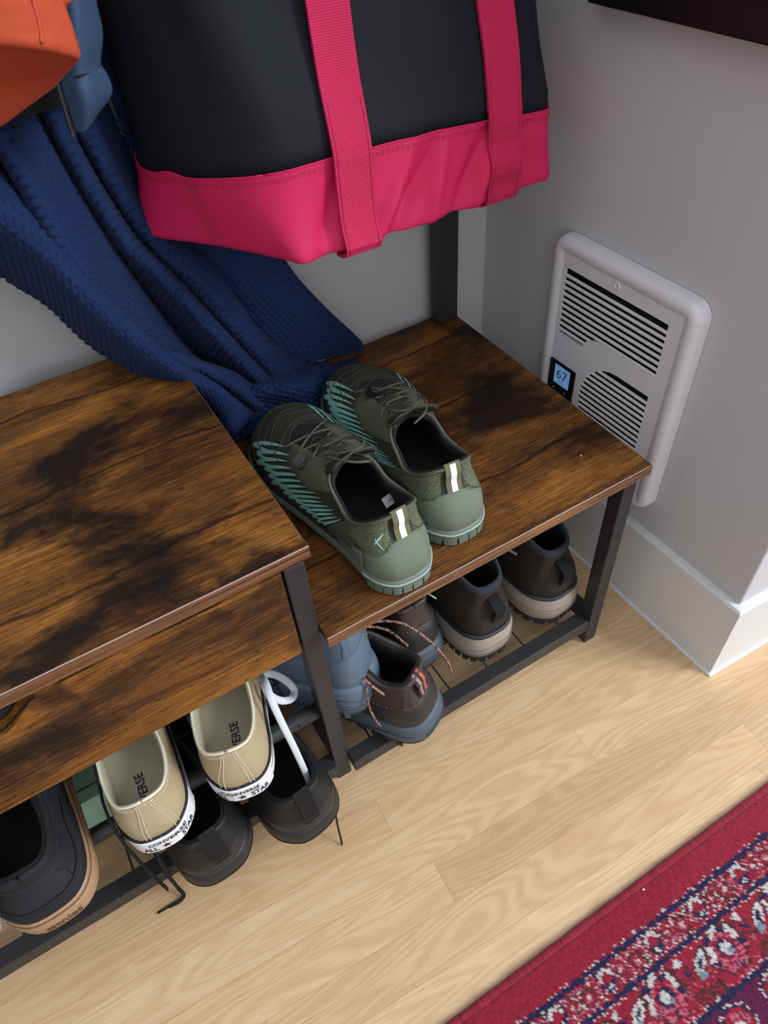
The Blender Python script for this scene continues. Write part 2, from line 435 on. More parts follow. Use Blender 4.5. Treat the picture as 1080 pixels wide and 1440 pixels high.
# ---------------------------------------------------------------- rustic hall tree
def rustic(name, seed, zgrain=False):
    t = NT(name)
    v = t.coords('Object', loc=(seed * 1.7, seed * 0.9, seed * 2.3))
    def mp(sc):
        m = t.n('ShaderNodeMapping'); m.inputs['Scale'].default_value = sc; t.l(v, m.inputs[0]); return m.outputs[0]
    tone = t.noise(mp((4, 16, 16)), 1.0, 5, 0.62, 0.5)
    c = t.ramp(tone, [(0.28, rgb(40, 25, 14)), (0.44, rgb(86, 53, 22)), (0.56, rgb(138, 88, 34)), (0.70, rgb(176, 118, 52))])
    # grain lines
    gr = t.noise(mp((16, 430, 430)), 1.0, 5, 0.7, 0.3)
    c = t.mix(t.math('MULTIPLY', t.ramp(gr, [(0.42, (1, 1, 1)), (0.60, (0, 0, 0))]), 0.6), c, rgb(38, 22, 15))
    gr2 = t.noise(mp((40, 900, 900)), 1.0, 3, 0.6)
    c = t.mix(t.math('MULTIPLY', t.ramp(gr2, [(0.50, (0, 0, 0)), (0.66, (1, 1, 1))]), 0.35), c, rgb(160, 104, 56))
    # near-black weathered blotches, fine pitted edges
    bl = t.noise(mp((6.0, 9.5, 9.5)), 1.0, 7, 0.62, 0.25)
    bf = t.ramp(bl, [(0.48, (0, 0, 0)), (0.60, (1, 1, 1))])
    c = t.mix(t.math('MULTIPLY', bf, 0.92), c, rgb(20, 15, 14))
    sp = t.noise(mp((70, 190, 190)), 1.0, 5, 0.75)
    sf = t.ramp(sp, [(0.57, (0, 0, 0)), (0.66, (1, 1, 1))])
    c = t.mix(t.math('MULTIPLY', sf, 0.7), c, rgb(24, 16, 13))
    # hairline cracks along the grain
    ck = t.n('ShaderNodeTexWave', wave_type='BANDS', bands_direction='Y'); ck.inputs['Scale'].default_value = 2.4; ck.inputs['Distortion'].default_value = 1.6; ck.inputs['Detail'].default_value = 4; ck.inputs['Detail Scale'].default_value = 2.0
    t.l(mp((1.1, 1, 1)), ck.inputs['Vector'])
    cf = t.ramp(ck.outputs['Fac'], [(0.0, (1, 1, 1)), (0.0025, (0, 0, 0))])
    c = t.mix(t.math('MULTIPLY', cf, 0.8), c, rgb(22, 14, 11))
    t.col(c); t.bump(t.math('ADD', gr, t.math('MULTIPLY', bf, -0.4)), 0.22, 0.0004)
    rr = t.ramp(gr, [(0.3, (0.46,) * 3), (0.7, (0.60,) * 3)]); t.l(rr, t.b.inputs['Roughness']); t.set(None, 0.22)
    return t.m
m_rust = rustic('rustic_board', 1.0); m_rust2 = rustic('rustic_board_upper', 4.2); m_rust3 = rustic('rustic_drawer', 7.9)
def edge_mat():
    t = NT('edge_band'); v = t.coords('Object', (6, 500, 300))
    n = t.noise(v, 1.0, 4, 0.6); b = t.noise(t.coords('Object', (9, 9, 9)), 1.0, 3)
    c = t.ramp(n, [(0.35, rgb(70, 42, 24)), (0.65, rgb(150, 104, 70))]); c = t.mix(t.ramp(b, [(0.4, (0, 0, 0)), (0.7, (0.6,) * 3)]), c, rgb(60, 36, 24))
    t.col(c); t.set(0.45, 0.4); return t.m
m_edge = edge_mat()
m_chip = simple('laminate_edge', rgb(168, 150, 150), 0.5)
m_steel = simple('black_steel', rgb(40, 39, 42), 0.46, 500, 0.08, 0.0003, spec=0.45)
m_foot = simple('plastic_glide', rgb(24, 24, 26), 0.6)

tree = empty('hall_tree', (-0.2, 0.2, 0), label='rustic brown wood and black steel shoe bench with two seat heights', cat='bench')
TL = Vector((0.2, -0.2, 0))
def hb(name, x0, x1, y0, y1, z0, z1, mat, bev=0.0008, parent=None):
    return box(name, x0 + 0.2, x1 + 0.2, y0 - 0.2, y1 - 0.2, z0, z1, mat, parent or tree, bev)
def board(name, x0, x1, y0, y1, z1, mat, side=None):
    o = hb(name, x0 + 0.0006, x1 - 0.0006, y0 + 0.0006, y1, z1 - 0.0148, z1, mat, 0.0004)
    hb('edge_banding', x0, x1, y0, y0 + 0.0007, z1 - 0.0148, z1 - 0.0005, m_edge, 0.0002, o)
    hb('edge_banding', x1 - 0.0007, x1, y0 + 0.0007, y1, z1 - 0.0148, z1 - 0.0005, m_edge, 0.0002, o)
    hb('edge_chamfer', x0, x1, y0 + 0.0001, y0 + 0.0010, z1 - 0.0007, z1 + 0.0001, m_chip, 0.0002, o)
    return o
ZL, ZH = 0.3375, 0.4514
board('low_seat_board', -0.4189, 0.0, 0.0, 0.4015, ZL, m_rust)['label'] = 'lower rustic brown seat board'
board('high_seat_board', -1.0, -0.4115, 0.019, 0.4015, ZH, m_rust2)['label'] = 'higher rustic brown seat board'
# legs
def leg(x0, y0, z1, wx=0.0197, wy=0.0197):
    hb('leg', x0, x0 + wx, y0, y0 + wy, 0.004, z1, m_steel, 0.0012)
    hb('foot_glide', x0 + 0.001, x0 + wx - 0.001, y0 + 0.001, y0 + wy - 0.001, 0.0, 0.0045, m_foot, 0.0005)
LYR, LYL = 0.0, 0.0175
leg(-0.0393, LYR, ZL - 0.015); leg(-0.4387, LYL, ZH - 0.015); leg(-0.99, LYL, ZH - 0.015)
# back posts rise behind the boards to the hook rail above
def post(x0, wx):
    hb('post', x0, x0 + wx, 0.3815, 0.4010, 0.004, 1.70, m_steel, 0.0012)
hb('post', -0.0345, -0.0005, 0.3820, 0.4008, ZL, 1.70, m_steel, 0.0012)
hb('leg', -0.0345, -0.0148, 0.3820, 0.4008, 0.0, ZL - 0.015, m_steel, 0.0012)
hb('leg', -0.4387, -0.4190, 0.3820, 0.4008, 0.0, ZH - 0.015, m_steel, 0.0012)
hb('leg', -0.99, -0.97, 0.3820, 0.4008, 0.0, ZH - 0.015, m_steel, 0.0012)
hb('post', -0.99, -0.956, 0.3820, 0.4008, ZH, 1.70, m_steel, 0.0012)
hb('hook_rail', -0.956, -0.0345, 0.384, 0.399, 1.20, 1.30, m_rust, 0.001)
hb('hook_rail', -0.956, -0.0345, 0.384, 0.399, 1.55, 1.65, m_rust, 0.001)
# rails under the boards
hb('rail', -0.4189, -0.0393, 0.001, 0.0215, 0.0335, 0.0565, m_steel, 0.0012)
hb('rail', -0.970, -0.4387, 0.0085, 0.0300, 0.0335, 0.0565, m_steel, 0.0012)
hb('rail', -0.4189, -0.0345, 0.3820, 0.4005, 0.0335, 0.0565, m_steel, 0.0012)
hb('rail', -0.970, -0.4387, 0.3820, 0.4005, 0.0335, 0.0565, m_steel, 0.0012)
hb('rail', -0.0350, -0.0180, 0.0197, 0.3820, 0.0335, 0.0535, m_steel, 0.0012)
hb('rail', -0.4370, -0.4200, 0.0372, 0.3820, 0.0335, 0.0535, m_steel, 0.0012)
hb('rail', -0.0350, -0.0180, 0.0197, 0.3820, ZL - 0.034, ZL - 0.0150, m_steel, 0.0012)
def rod(x0, x1, y, z, r):
    P = np.array([(x0 + 0.2, y - 0.2, z), (x1 + 0.2, y - 0.2, z)]); V, F = tubeVF(np.array([P[0] + (P[1] - P[0]) * t for t in np.linspace(0, 1, 3)]), r, 16)
    mesh('rail', V, F, m_steel, tree)
rod(-0.970, -0.4380, 0.030, 0.1700, 0.0092); rod(-0.970, -0.4380, 0.372, 0.1700, 0.0092)
# wire shelves
wV, wF = tubeVF([(0, -0.18, 0), (0, 0, 0), (0, 0.18, 0)], 0.0014, 6)
wire_me = bpy.data.meshes.new('wire'); wire_me.from_pydata([tuple(q) for q in wV], [], wF); wire_me.materials.append(m_steel)
def wires(x0, x1, yc, z, step):
    x = x0
    while x < x1:
        o = bpy.data.objects.new('wire', wire_me); COL.objects.link(o); o.parent = tree; o.location = (x + 0.2, yc - 0.2, z); x += step
    for y in (yc - 0.115, yc, yc + 0.115):
        V, F = tubeVF([(x0 - 0.03 + 0.2, y - 0.2, z - 0.0027), (x1 + 0.2, y - 0.2, z - 0.0027)], 0.0014, 6); mesh('wire', V, F, m_steel, tree)
wires(-0.385, -0.04, 0.2, 0.0545, 0.0615); wires(-0.94, -0.45, 0.2, 0.0545, 0.0615); wires(-0.94, -0.45, 0.2, 0.1735, 0.0475)
# drawer with a scooped finger pull
pts = [(-0.441, 0.309), (-0.441, 0.4335), (-0.640, 0.4335)]
for a in np.linspace(0, 1, 9):
    pts.append((-0.645 - 0.043 * a, 0.4335 - 0.027 * (3 * a * a - 2 * a ** 3)))
for a in np.linspace(1, 0, 9):
    pts.append((-0.762 + 0.043 * a, 0.4335 - 0.027 * (3 * a * a - 2 * a ** 3)))
pts += [(-0.966, 0.4335), (-0.966, 0.309)]
drawer = empty('drawer'); drawer.parent = tree; COL.objects.unlink(drawer); bpy.data.objects.remove(drawer)
drawer = prism('drawer', [(p[0] + 0.2, p[1]) for p in pts], 'y', 0.0185 - 0.2, 0.0335 - 0.2, m_rust3, tree, 0.0005)
drawer['label'] = 'rustic brown drawer front with a scooped finger pull'
hb('drawer_box', -0.945, -0.455, 0.0340, 0.36, 0.318, 0.415, simple('drawer_inside', rgb(30, 22, 18), 0.8), 0.001, drawer)

# ---------------------------------------------------------------- wall heater
m_enamel = simple('white_enamel', rgb(218, 216, 220), 0.35, 700, 0.05, 0.0003, spec=0.5)
m_black = simple('matte_black', rgb(8, 8, 9), 0.7)
def heater():
    ya, yb, za, zb = 0.0335, 0.2590, 0.1880, 0.4970
    xw = right_x(0.15) - 0.0005
    th = math.atan(RT)
    root = empty('wall_heater', (xw, (ya + yb) / 2, za), (0, 0, th), 'white in-wall electric heater with louvred grilles and a small blue display', 'heater')
    W = (yb - ya) / 2; H = zb - za                                        # local y -W..W, z 0..H, face toward -x
    def rr(inset, r, n=7):
        out = []
        for cy_, cz_, a0 in ((W - r, H - r, 0), (-W + r, H - r, PI / 2), (-W + r, r, PI), (W - r, r, 1.5 * PI)):
            for k in range(n):
                a = a0 + PI / 2 * k / (n - 1); out.append((cy_ + (r - inset) * math.cos(a), cz_ + (r - inset) * math.sin(a)))
        return out
    prof = [(0, 0.0), (0, 0.010), (0.0012, 0.0145), (0.0045, 0.0180), (0.0095, 0.0194), (0.0145, 0.0188), (0.0180, 0.0168), (0.0200, 0.0160)]
    V = []; N = 28
    for ins, d in prof: V += [(-d, a, b) for a, b in rr(ins, 0.021)]
    F = grid_faces(len(prof), N, wrap=True)
    n0 = len(V)
    # front plate with two grille openings, made by constrained triangulation
    xm = (ya + yb) / 2
    def up_open():
        P = [(0.2345, 0.4600), (0.0712, 0.4600), (0.0712, 0.3912), (0.1458, 0.3905)]
        P += [(0.1458 + 0.0426 * math.sin(a), 0.3905 - 0.0218 * (1 - math.cos(a))) for a in np.linspace(0.2, PI / 2, 7)]
        P += [(0.2345, 0.3686)]
        return [(p[0] - xm, p[1] - za) for p in P]
    def lo_open():
        P = [(0.0735, 0.3600), (0.0735, 0.2250), (0.1450, 0.2250)]
        for a in np.linspace(-PI / 2, PI / 2, 17): P.append((0.1250 + 0.0575 * math.cos(a), 0.2925 + 0.0675 * math.sin(a)))
        return [(p[0] - xm, p[1] - za) for p in P]
    from mathutils.geometry import delaunay_2d_cdt
    outer = rr(0.0200, 0.021); A, B = up_open(), lo_open()
    allp = [Vector(p) for p in outer + A + B]; ed = []
    for s0, n in ((0, len(outer)), (len(outer), len(A)), (len(outer) + len(A), len(B))):
        ed += [(s0 + i, s0 + (i + 1) % n) for i in range(n)]
    vo, eo, fo, *_ = delaunay_2d_cdt(allp, ed, [], 0, 1e-6)
    def inside(p, poly):
        c = False; j = len(poly) - 1
        for i in range(len(poly)):
            if (poly[i][1] > p[1]) != (poly[j][1] > p[1]) and p[0] < (poly[j][0] - poly[i][0]) * (p[1] - poly[i][1]) / (poly[j][1] - poly[i][1]) + poly[i][0]: c = not c
            j = i
        return c
    PV = [(-0.0160, q[0], q[1]) for q in vo]; PF = []
    for f in fo:
        c = sum((vo[i] for i in f), Vector((0, 0))) / len(f)
        if inside(c, outer) and not inside(c, A) and not inside(c, B): PF.append(tuple(f))
    mesh('rim', V, F, m_enamel, root)
    mesh('front_plate', PV, PF, m_enamel, root, smooth=False)
    # lips of the openings and dark cavity behind
    for poly in (A, B):
        n = len(poly); LV = [(-0.0160, *p) for p in poly] + [(-0.0125, *p) for p in poly]
        mesh('opening_lip', LV, [(i, (i + 1) % n, n + (i + 1) % n, n + i) for i in range(n)], m_enamel, root, smooth=False)
    box('cavity', -0.004, -0.002, -W + 0.015, W - 0.015, 0.02, H - 0.02, m_black, root, 0)
    def span(poly, z):
        ys = []
        n = len(poly)
        for i in range(n):
            p, q = poly[i], poly[(i + 1) % n]
            if (p[1] > z) != (q[1] > z): ys.append(p[0] + (q[0] - p[0]) * (z - p[1]) / (q[1] - p[1]))
        return (min(ys), max(ys)) if len(ys) >= 2 else None
    def slats(poly, ztop, zbot, pitch, hgt):
        z = ztop - pitch
        while z > zbot + hgt:
            sp = span(poly, z - hgt * 0.5)
            if sp and sp[1] - sp[0] > 0.01:
                a, b = sp; a -= 0.001; b += 0.001
                # louvre blade, tilted: section rounded
                sec = [(-0.0158, z - hgt), (-0.0166, z - hgt * 0.6), (-0.0162, z - 0.0006), (-0.0152, z), (-0.0142, z - 0.0004), (-0.0146, z - hgt)]
                n = len(sec); SV = [(q[0], a, q[1]) for q in sec] + [(q[0], b, q[1]) for q in sec]
                SF = [(i, (i + 1) % n, n + (i + 1) % n, n + i) for i in range(n)] + [tuple(range(n - 1, -1, -1)), tuple(range(n, 2 * n))]
                mesh('slat', SV, SF, m_enamel, root, smooth=False)
            z -= pitch
    slats(A, 0.4600 - za, 0.3686 - za, 0.00835, 0.0040)
    slats(B, 0.3600 - za, 0.2250 - za, 0.0084, 0.0041)
    # screw
    V, F = [], []
    rings = [(0.0000, 0.0046), (0.0012, 0.0046), (0.0016, 0.0036), (0.0008, 0.0030), (0.0010, 0.0012), (0.0002, 0.0006)]
    for d, r in rings:
        V += [(-0.0160 - d, 0.1513 - xm + r * math.cos(2 * PI * k / 14), 0.4715 - za + r * math.sin(2 * PI * k / 14)) for k in range(14)]
    F = grid_faces(len(rings), 14, wrap=True) + [tuple((len(rings) - 1) * 14 + k for k in range(14))]
    mesh('screw', V, F, m_enamel, root)
    # thermostat
    th_ = box('thermostat', -0.0185, -0.0150, 0.1905 - xm, 0.2385 - xm, 0.2560 - za, 0.3265 - za, simple('gloss_black', rgb(9, 9, 11), 0.25), root, 0.001)
    t = NT('lcd'); t.col(rgb(70, 110, 150)); t.b.inputs['Emission Color'].default_value = (*rgb(112, 158, 208), 1); t.b.inputs['Emission Strength'].default_value = 0.42; t.set(0.3)
    scr = box('display', -0.0190, -0.0180, 0.1985 - xm, 0.2270 - xm, 0.2935 - za, 0.3225 - za, t.m, th_, 0.0002)
    dm = simple('lcd_ink', rgb(52, 84, 122), 0.5)
    tv, tf = text_tris('67', 0.021)
    mesh('digits', [(-0.0192, 0.2125 - xm - v[0], 0.3105 - za + v[1]) for v in tv], tf, dm, scr, smooth=False)
    # little heat symbol under the digits
    tube('heat_symbol', [(-0.0192, 0.2165 - xm, 0.2985 - za), (-0.0192, 0.2125 - xm, 0.3005 - za), (-0.0192, 0.2085 - xm, 0.2985 - za)], 0.0004, dm, scr, k=5, n=8)
    for yy in (0.2250, 0.2040):
        P = [(-0.0187, yy - xm - 0.0016, 0.2835 - za), (-0.0187, yy - xm, 0.2870 - za), (-0.0187, yy - xm + 0.0016, 0.2835 - za)]
        tube('arrow_mark', P, 0.0004, simple('arrow_white', rgb(150, 150, 150), 0.5), th_, k=5)
    # small fixing stud at the lower rim
    return root
heater()

# picture frame on the right wall, only its lower edge shows
def wall_frame():
    y0, y1, z0, z1 = -0.095, 0.245, 0.730, 1.19
    xx = right_x((y0 + y1) / 2) - 0.001
    root = empty('picture_frame', (xx, (y0 + y1) / 2, z0), (0, 0, math.atan(RT)), 'black picture frame hung on the wall above the heater', 'frame')
    W = (y1 - y0) / 2; H = z1 - z0; b = 0.035
    mb = simple('frame_black', rgb(13, 11, 11), 0.4)
    for nm, a in (('bottom_rail', (-W, W, 0, b)), ('top_rail', (-W, W, H - b, H)), ('side_stile', (-W, -W + b, b, H - b)), ('side_stile', (W - b, W, b, H - b))):
        box(nm, -0.024, 0.0, a[0], a[1], a[2], a[3], mb, root, 0.002)
    for nm, a in (('inner_fillet', (-W + b, W - b, b, b + 0.008)), ('inner_fillet', (-W + b, W - b, H - b - 0.008, H - b))):
        box(nm, -0.020, -0.004, a[0], a[1], a[2], a[3], simple('frame_wood', rgb(92, 58, 40), 0.5), root, 0.001)
    box('picture', -0.006, -0.002, -W + b, W - b, b, H - b, simple('print_paper', rgb(150, 140, 125), 0.6, var=0.3, vscale=9), root, 0)
wall_frame()
# ---------------------------------------------------------------- shoes
def pspline(keys):
    """periodic Catmull-Rom through rows (u, values...)"""
    K = np.array(keys, float); U = K[:, 0]; P = K[:, 1:]; n = len(U)
    Ue = np.concatenate([U[-2:] - 1, U, U[:3] + 1]); Pe = np.vstack([P[-2:], P, P[:3]])
    T = np.zeros_like(Pe)
    T[1:-1] = (Pe[2:] - Pe[:-2]) / (Ue[2:] - Ue[:-2])[:, None]
    def f(u):
        u = np.asarray(u, float) % 1.0
        i = np.clip(np.searchsorted(Ue, u, side='right') - 1, 1, len(Ue) - 3)
        h = Ue[i + 1] - Ue[i]; t = (u - Ue[i]) / h
        t = t[..., None]; h = h[..., None]
        return ((2 * t ** 3 - 3 * t ** 2 + 1) * Pe[i] + (t ** 3 - 2 * t ** 2 + t) * h * T[i]
                + (-2 * t ** 3 + 3 * t ** 2) * Pe[i + 1] + (t ** 3 - t ** 2) * h * T[i + 1])
    return f

OUTLINE = [(0, 0, 0), (.05, .022, .0055), (.11, .034, .028), (.21, .037, .080), (.31, .043, .150), (.39, .049, .205), (.455, .037, .262),
           (.50, .004, .290), (.545, -.026, .282), (.60, -.044, .245), (.67, -.046, .200), (.76, -.037, .135), (.87, -.035, .068), (.94, -.031, .024), (.975, -.016, .0035)]
OPEN_LOW = [(0, 0, .010, .082), (.08, .022, .018, .078), (.18, .031, .056, .064), (.30, .029, .098, .068), (.41, .021, .132, .082), (.5, -.001, .148, .090),
            (.59, -.022, .132, .082), (.70, -.029, .098, .068), (.82, -.031, .056, .064), (.92, -.022, .018, .078)]

def chunky(heel, fore):
    def k(y):
        t = min(max((y - .05) / .11, 0), 1); t = t * t * (3 - 2 * t); return heel + (fore - heel) * t
    return [(u, x * k(y), y) for u, x, y in OUTLINE]

class Shoe:
    def __init__(s, name, label, loc, yaw=0, pitch=0, roll=0, left=False, group=None, scale=1.0, L=1.0, Wd=1.0, opening=None, oz=1.0,
                 sole_h=0.02, heel_h=None, spring=0.012, inset=0.003, h1=None, p2=None, cat='shoe', outline=None, bulge=0.004):
        s.root = empty(name, loc, (0, 0, 0), label, cat, group)
        s.root.rotation_mode = 'XYZ'
        Rz = Matrix.Rotation(math.radians(yaw), 3, 'Z'); Rx = Matrix.Rotation(math.radians(pitch), 3, 'X'); Ry = Matrix.Rotation(math.radians(roll), 3, 'Y')
        s.root.rotation_euler = (Rz @ Rx @ Ry).to_euler('XYZ')
        s.sg = -1.0 if left else 1.0
        o = [(k[0], k[1] * Wd, k[2] * L) for k in (outline or OUTLINE)]
        q = [(k[0], k[1] * Wd, k[2] * L, k[3] * oz) for k in (opening or OPEN_LOW)]
        s.fo = pspline(o); s.ft = pspline(q); s.L = 0.29 * L
        s.sole_h = sole_h; s.heel_h = heel_h if heel_h is not None else sole_h; s.spring = spring; s.inset = inset; s.bulge = bulge
        s.f1 = pspline(h1 or [(0, .030), (.15, .028), (.3, .028), (.42, .032), (.5, .034), (.58, .032), (.7, .028), (.85, .028)])
        s.f2 = pspline(p2 or [(0, -.10, -.030), (.15, .05, -.022), (.3, .12, -.020), (.42, .40, -.016), (.5, .55, -.022), (.58, .40, -.016), (.7, .12, -.020), (.85, .05, -.022)])
    def zb(s, y): return s.spring * np.clip((y / s.L - .60) / .40, 0, 1.2) ** 2
    def hs(s, y):
        t = np.clip(y / s.L / 0.6, 0, 1); return s.heel_h + (s.sole_h - s.heel_h) * (3 * t * t - 2 * t ** 3)
    def out2(s, u):
        p = s.fo(u); d = s.fo(np.asarray(u) + .004) - s.fo(np.asarray(u) - .004)
        n = np.stack([d[..., 1], -d[..., 0]], -1); n /= np.linalg.norm(n, axis=-1)[..., None]
        return p, n                                   # outline runs counter-clockwise seen from below -> outward normal
    def sole_pt(s, u, w, out=0.0):
        """w = 0 bottom edge .. 1 feather line"""
        u = np.asarray(u, float); p, n = s.out2(u); z = s.zb(p[..., 1]) + s.hs(p[..., 1]) * w
        q = p + n * np.asarray(out)[..., None] if np.ndim(out) else p + n * out
        return np.concatenate([q * np.array([s.sg, 1]), z[..., None]], -1)
    def up(s, u, t, off=0.0):
        u = np.asarray(u, float); t = np.asarray(t, float); u, t = np.broadcast_arrays(u, t)
        if np.ndim(off) or off: 
            e = .003
            a = s.up(u + e, t) - s.up(u - e, t); b = s.up(u, np.minimum(t + e, 1)) - s.up(u, np.maximum(t - e, 0))
            n = np.cross(a, b) * s.sg; n /= np.linalg.norm(n, axis=-1)[..., None] + 1e-12
            return s.up(u, t) + n * (np.asarray(off)[..., None] if np.ndim(off) else off)
        p, n = s.out2(u); zz = s.zb(p[..., 1]) + s.hs(p[..., 1]) - .002
        b = p - n * s.inset; T = s.ft(u); h1 = s.f1(u)[..., 0]; k = s.f2(u)
        P0 = np.concatenate([b, zz[..., None]], -1)
        P1 = np.concatenate([b + n * s.bulge, (zz + h1)[..., None]], -1)
        P2 = T.copy(); P2[..., :2] += (b - T[..., :2]) * k[..., :1]; P2[..., 2] += k[..., 1]
        t = t[..., None]
        q = (1 - t) ** 3 * P0 + 3 * (1 - t) ** 2 * t * P1 + 3 * (1 - t) * t * t * P2 + t ** 3 * T
        q[..., 0] *= s.sg
        return q
    def fl(s, F): return [tuple(reversed(f)) for f in F] if s.sg < 0 else F
    # ---- parts
    def sole(s, name, mat, prof, parent=None, N=110, bottom=True, label=None):
        """prof: list of (w, out); w in units of the local sole height"""
        u = np.linspace(0, 1, N, endpoint=False); R = [s.sole_pt(u, w, o) for w, o in prof]
        V = list(np.vstack(R)); F = grid_faces(len(prof), N, wrap=True)
        def cap(k):
            P = R[k]; c = len(V); m = N // 2
            return tuple(k * N + j for j in range(N))
        F += [tuple(reversed(cap(0))), cap(len(prof) - 1)]
        o = mesh(name, V, s.fl(F), mat, parent or s.root)
        me = o.data; me.polygons[len(me.polygons) - 1].use_smooth = False; me.polygons[len(me.polygons) - 2].use_smooth = False
        if label: o['label'] = label
        return o
    def upper(s, name, mat, N=110, Mn=18, t1=1.0, label=None):
        u = np.linspace(0, 1, N, endpoint=False); V = []; 
        for t in np.linspace(0, t1, Mn): V += list(s.up(u, t))
        uv = np.array([(a * .75, t * .12) for t in np.linspace(0, 1, Mn) for a in u])
        o = mesh(name, V, s.fl(grid_faces(Mn, N, wrap=True)), mat, s.root, uv=uv)
        if label: o['label'] = label
        return o
    def lining(s, mat, insole_mat, thick=.005, depth_w=1.25, N=90, roll=.002):
        u = np.linspace(0, 1, N, endpoint=False)
        T = s.up(u, 1.0); c = T.mean(0)
        p, n = s.out2(u); zi = s.zb(p[:, 1]) + s.hs(p[:, 1]) * depth_w
        inn = p - n * (s.inset + .007); inn = np.concatenate([inn * np.array([s.sg, 1]), zi[:, None]], -1)
        d = c - T; d[:, 2] = 0; d /= np.linalg.norm(d, axis=1)[:, None]
        R = [T, T + d * thick * .35 + np.array([0, 0, roll]), T + d * thick * .8 + np.array([0, 0, roll * .7]), T + d * thick + np.array([0, 0, -.004])]
        a = R[-1]
        ctl = inn.copy(); ctl[:, 2] = a[:, 2] * .55 + inn[:, 2] * .45; ctl[:, :2] = a[:, :2] * .45 + inn[:, :2] * .55
        for t in (.25, .5, .75, 1.0): R.append((1 - t) ** 2 * a + 2 * t * (1 - t) * ctl + t * t * inn)
        o = mesh('lining', np.vstack(R), s.fl(grid_faces(len(R), N, wrap=True)), mat, s.root)
        ins = np.vstack([inn, inn.mean(0)[None]])
        f = [(j, (j + 1) % N, N) for j in range(N)]
        s.insole_z = inn
        io = mesh('insole', ins + np.array([0, 0, .0003]), s.fl(f), insole_mat, s.root, smooth=False)
        return o, io
    def patch(s, name, mat, u0, u1, t0, t1, th=.0012, nu=24, nt=10, parent=None, edge=.18, label=None):
        """raised overlay over u0..u1; t0,t1 numbers or functions of a = 0..1 across"""
        g0 = t0 if callable(t0) else (lambda a: t0); g1 = t1 if callable(t1) else (lambda a: t1)
        A = np.repeat(np.linspace(0, 1, nu), nt); B = np.tile(np.linspace(0, 1, nt), nu)
        ta = np.repeat([g0(a) for a in np.linspace(0, 1, nu)], nt); tb = np.repeat([g1(a) for a in np.linspace(0, 1, nu)], nt)
        E = np.minimum(1, np.minimum(np.minimum(A, 1 - A) / (edge * .4), np.minimum(B, 1 - B) / edge)) ** .5
        uu = u0 + (u1 - u0) * A; tt = ta + (tb - ta) * B
        V = s.up(uu, tt, th * E - .0002); UV = np.stack([uu * .75, tt * .12], -1)
        F = grid_faces(nu, nt)
        o = mesh(name, V, s.fl(F) if u1 > u0 else [tuple(reversed(f)) for f in s.fl(F)], mat, parent or s.root, uv=UV)
        if label: o['label'] = label
        return o
    def cord(s, name, uts, r, mat, off=.001, n=40, k=6, flat=1.0, parent=None):
        P = catmull([(a, b, 0) for a, b in uts], n); Q = s.up(P[:, 0], P[:, 1], off)
        V, F = tubeVF(Q, r, k, flat); return mesh(name, V, F, mat, parent or s.root)
    def stitch(s, uts, mat, n=40, r=.0004, off=.0012, parent=None, name='stitching', duty=.6):
        P = catmull([(a, b, 0) for a, b in uts], n * 4); Q = s.up(P[:, 0], P[:, 1], off)
        parts = [tubeVF(Q[i * 4:i * 4 + 3], r, 4) for i in range(n)]
        V, F = join(parts); return mesh(name, V, F, mat, parent or s.root, smooth=False)
    def ribbons(s, name, strokes, mat, off=.0007, parent=None):
        """flat printed strokes: each is (list of (u,t), list of widths m)"""
        parts = []
        for uts, wd in strokes:
            P = catmull([(a, b, 0) for a, b in uts], 12); Wd = np.interp(np.linspace(0, 1, 12), np.linspace(0, 1, len(wd)), wd)
            Q = s.up(P[:, 0], P[:, 1], off); Nn = s.up(P[:, 0], P[:, 1], off + .001) - Q
            T = np.gradient(Q, axis=0); S = np.cross(T, Nn); S /= np.linalg.norm(S, axis=1)[:, None] + 1e-12
            V = np.empty((24, 3)); V[0::2] = Q - S * Wd[:, None] / 2; V[1::2] = Q + S * Wd[:, None] / 2
            parts.append((V, [(2 * i, 2 * i + 1, 2 * i + 3, 2 * i + 2) for i in range(11)]))
        V, F = join(parts); return mesh(name, V, F, mat, parent or s.root, smooth=False)
    def sole_text(s, txt, u_c, w_c, size, mat, out, parent=None, bold=0.0, name='lettering', sx=1.0, flip=False):
        tv, tf = text_tris(txt, size, bold); 
        du = .004; l = np.linalg.norm(s.sole_pt(u_c + du, .5) - s.sole_pt(u_c - du, .5)) / (2 * du)
        # seen from outside the heel: reader's right is +u when not mirrored
        uu = u_c + s.sg * tv[:, 0] * sx / l; p, n = s.out2(uu)
        V = s.sole_pt(uu, w_c + tv[:, 1] / s.hs(p[:, 1]), out)
        return mesh(name, V, tf, mat, parent or s.root, smooth=False)
    def lug(s, u0, u1, w0, w1, out, th, mat, parent, name='lug', n=4):
        V = []
        for a in np.linspace(u0, u1, n):
            for w, o in ((w0, out - .001), (w0, out + th), (w1, out + th), (w1, out - .001)): V.append(s.sole_pt(np.array(a), w, o))
        F = grid_faces(n, 4) + [(0, 1, 2, 3), tuple((n - 1) * 4 + i for i in (3, 2, 1, 0))]
        return mesh(name, V, s.fl(F), mat, parent, smooth=False)
    def loop_tab(s, name, mat, tb, tt, width, h, thick=.0016, parent=None, out=.006, u_c=0.0):
        """pull loop sewn at the heel between t = tb and tt"""
        a = s.up(np.array(u_c), np.array(tb), .001); b = s.up(np.array(u_c), np.array(tt), .001)
        e = s.up(np.array(u_c), np.array((tb + tt) / 2), out)
        top = b + np.array([0, .002, h])
        P = catmull([a, e, (b + e) / 2 + np.array([0, -out * .5, h * .5]), top, b + np.array([0, .006, -.004])], 18)
        x = (s.up(np.array(u_c + .01), np.array(tb)) - s.up(np.array(u_c - .01), np.array(tb))); x /= np.linalg.norm(x)
        T = np.gradient(P, axis=0); V = []
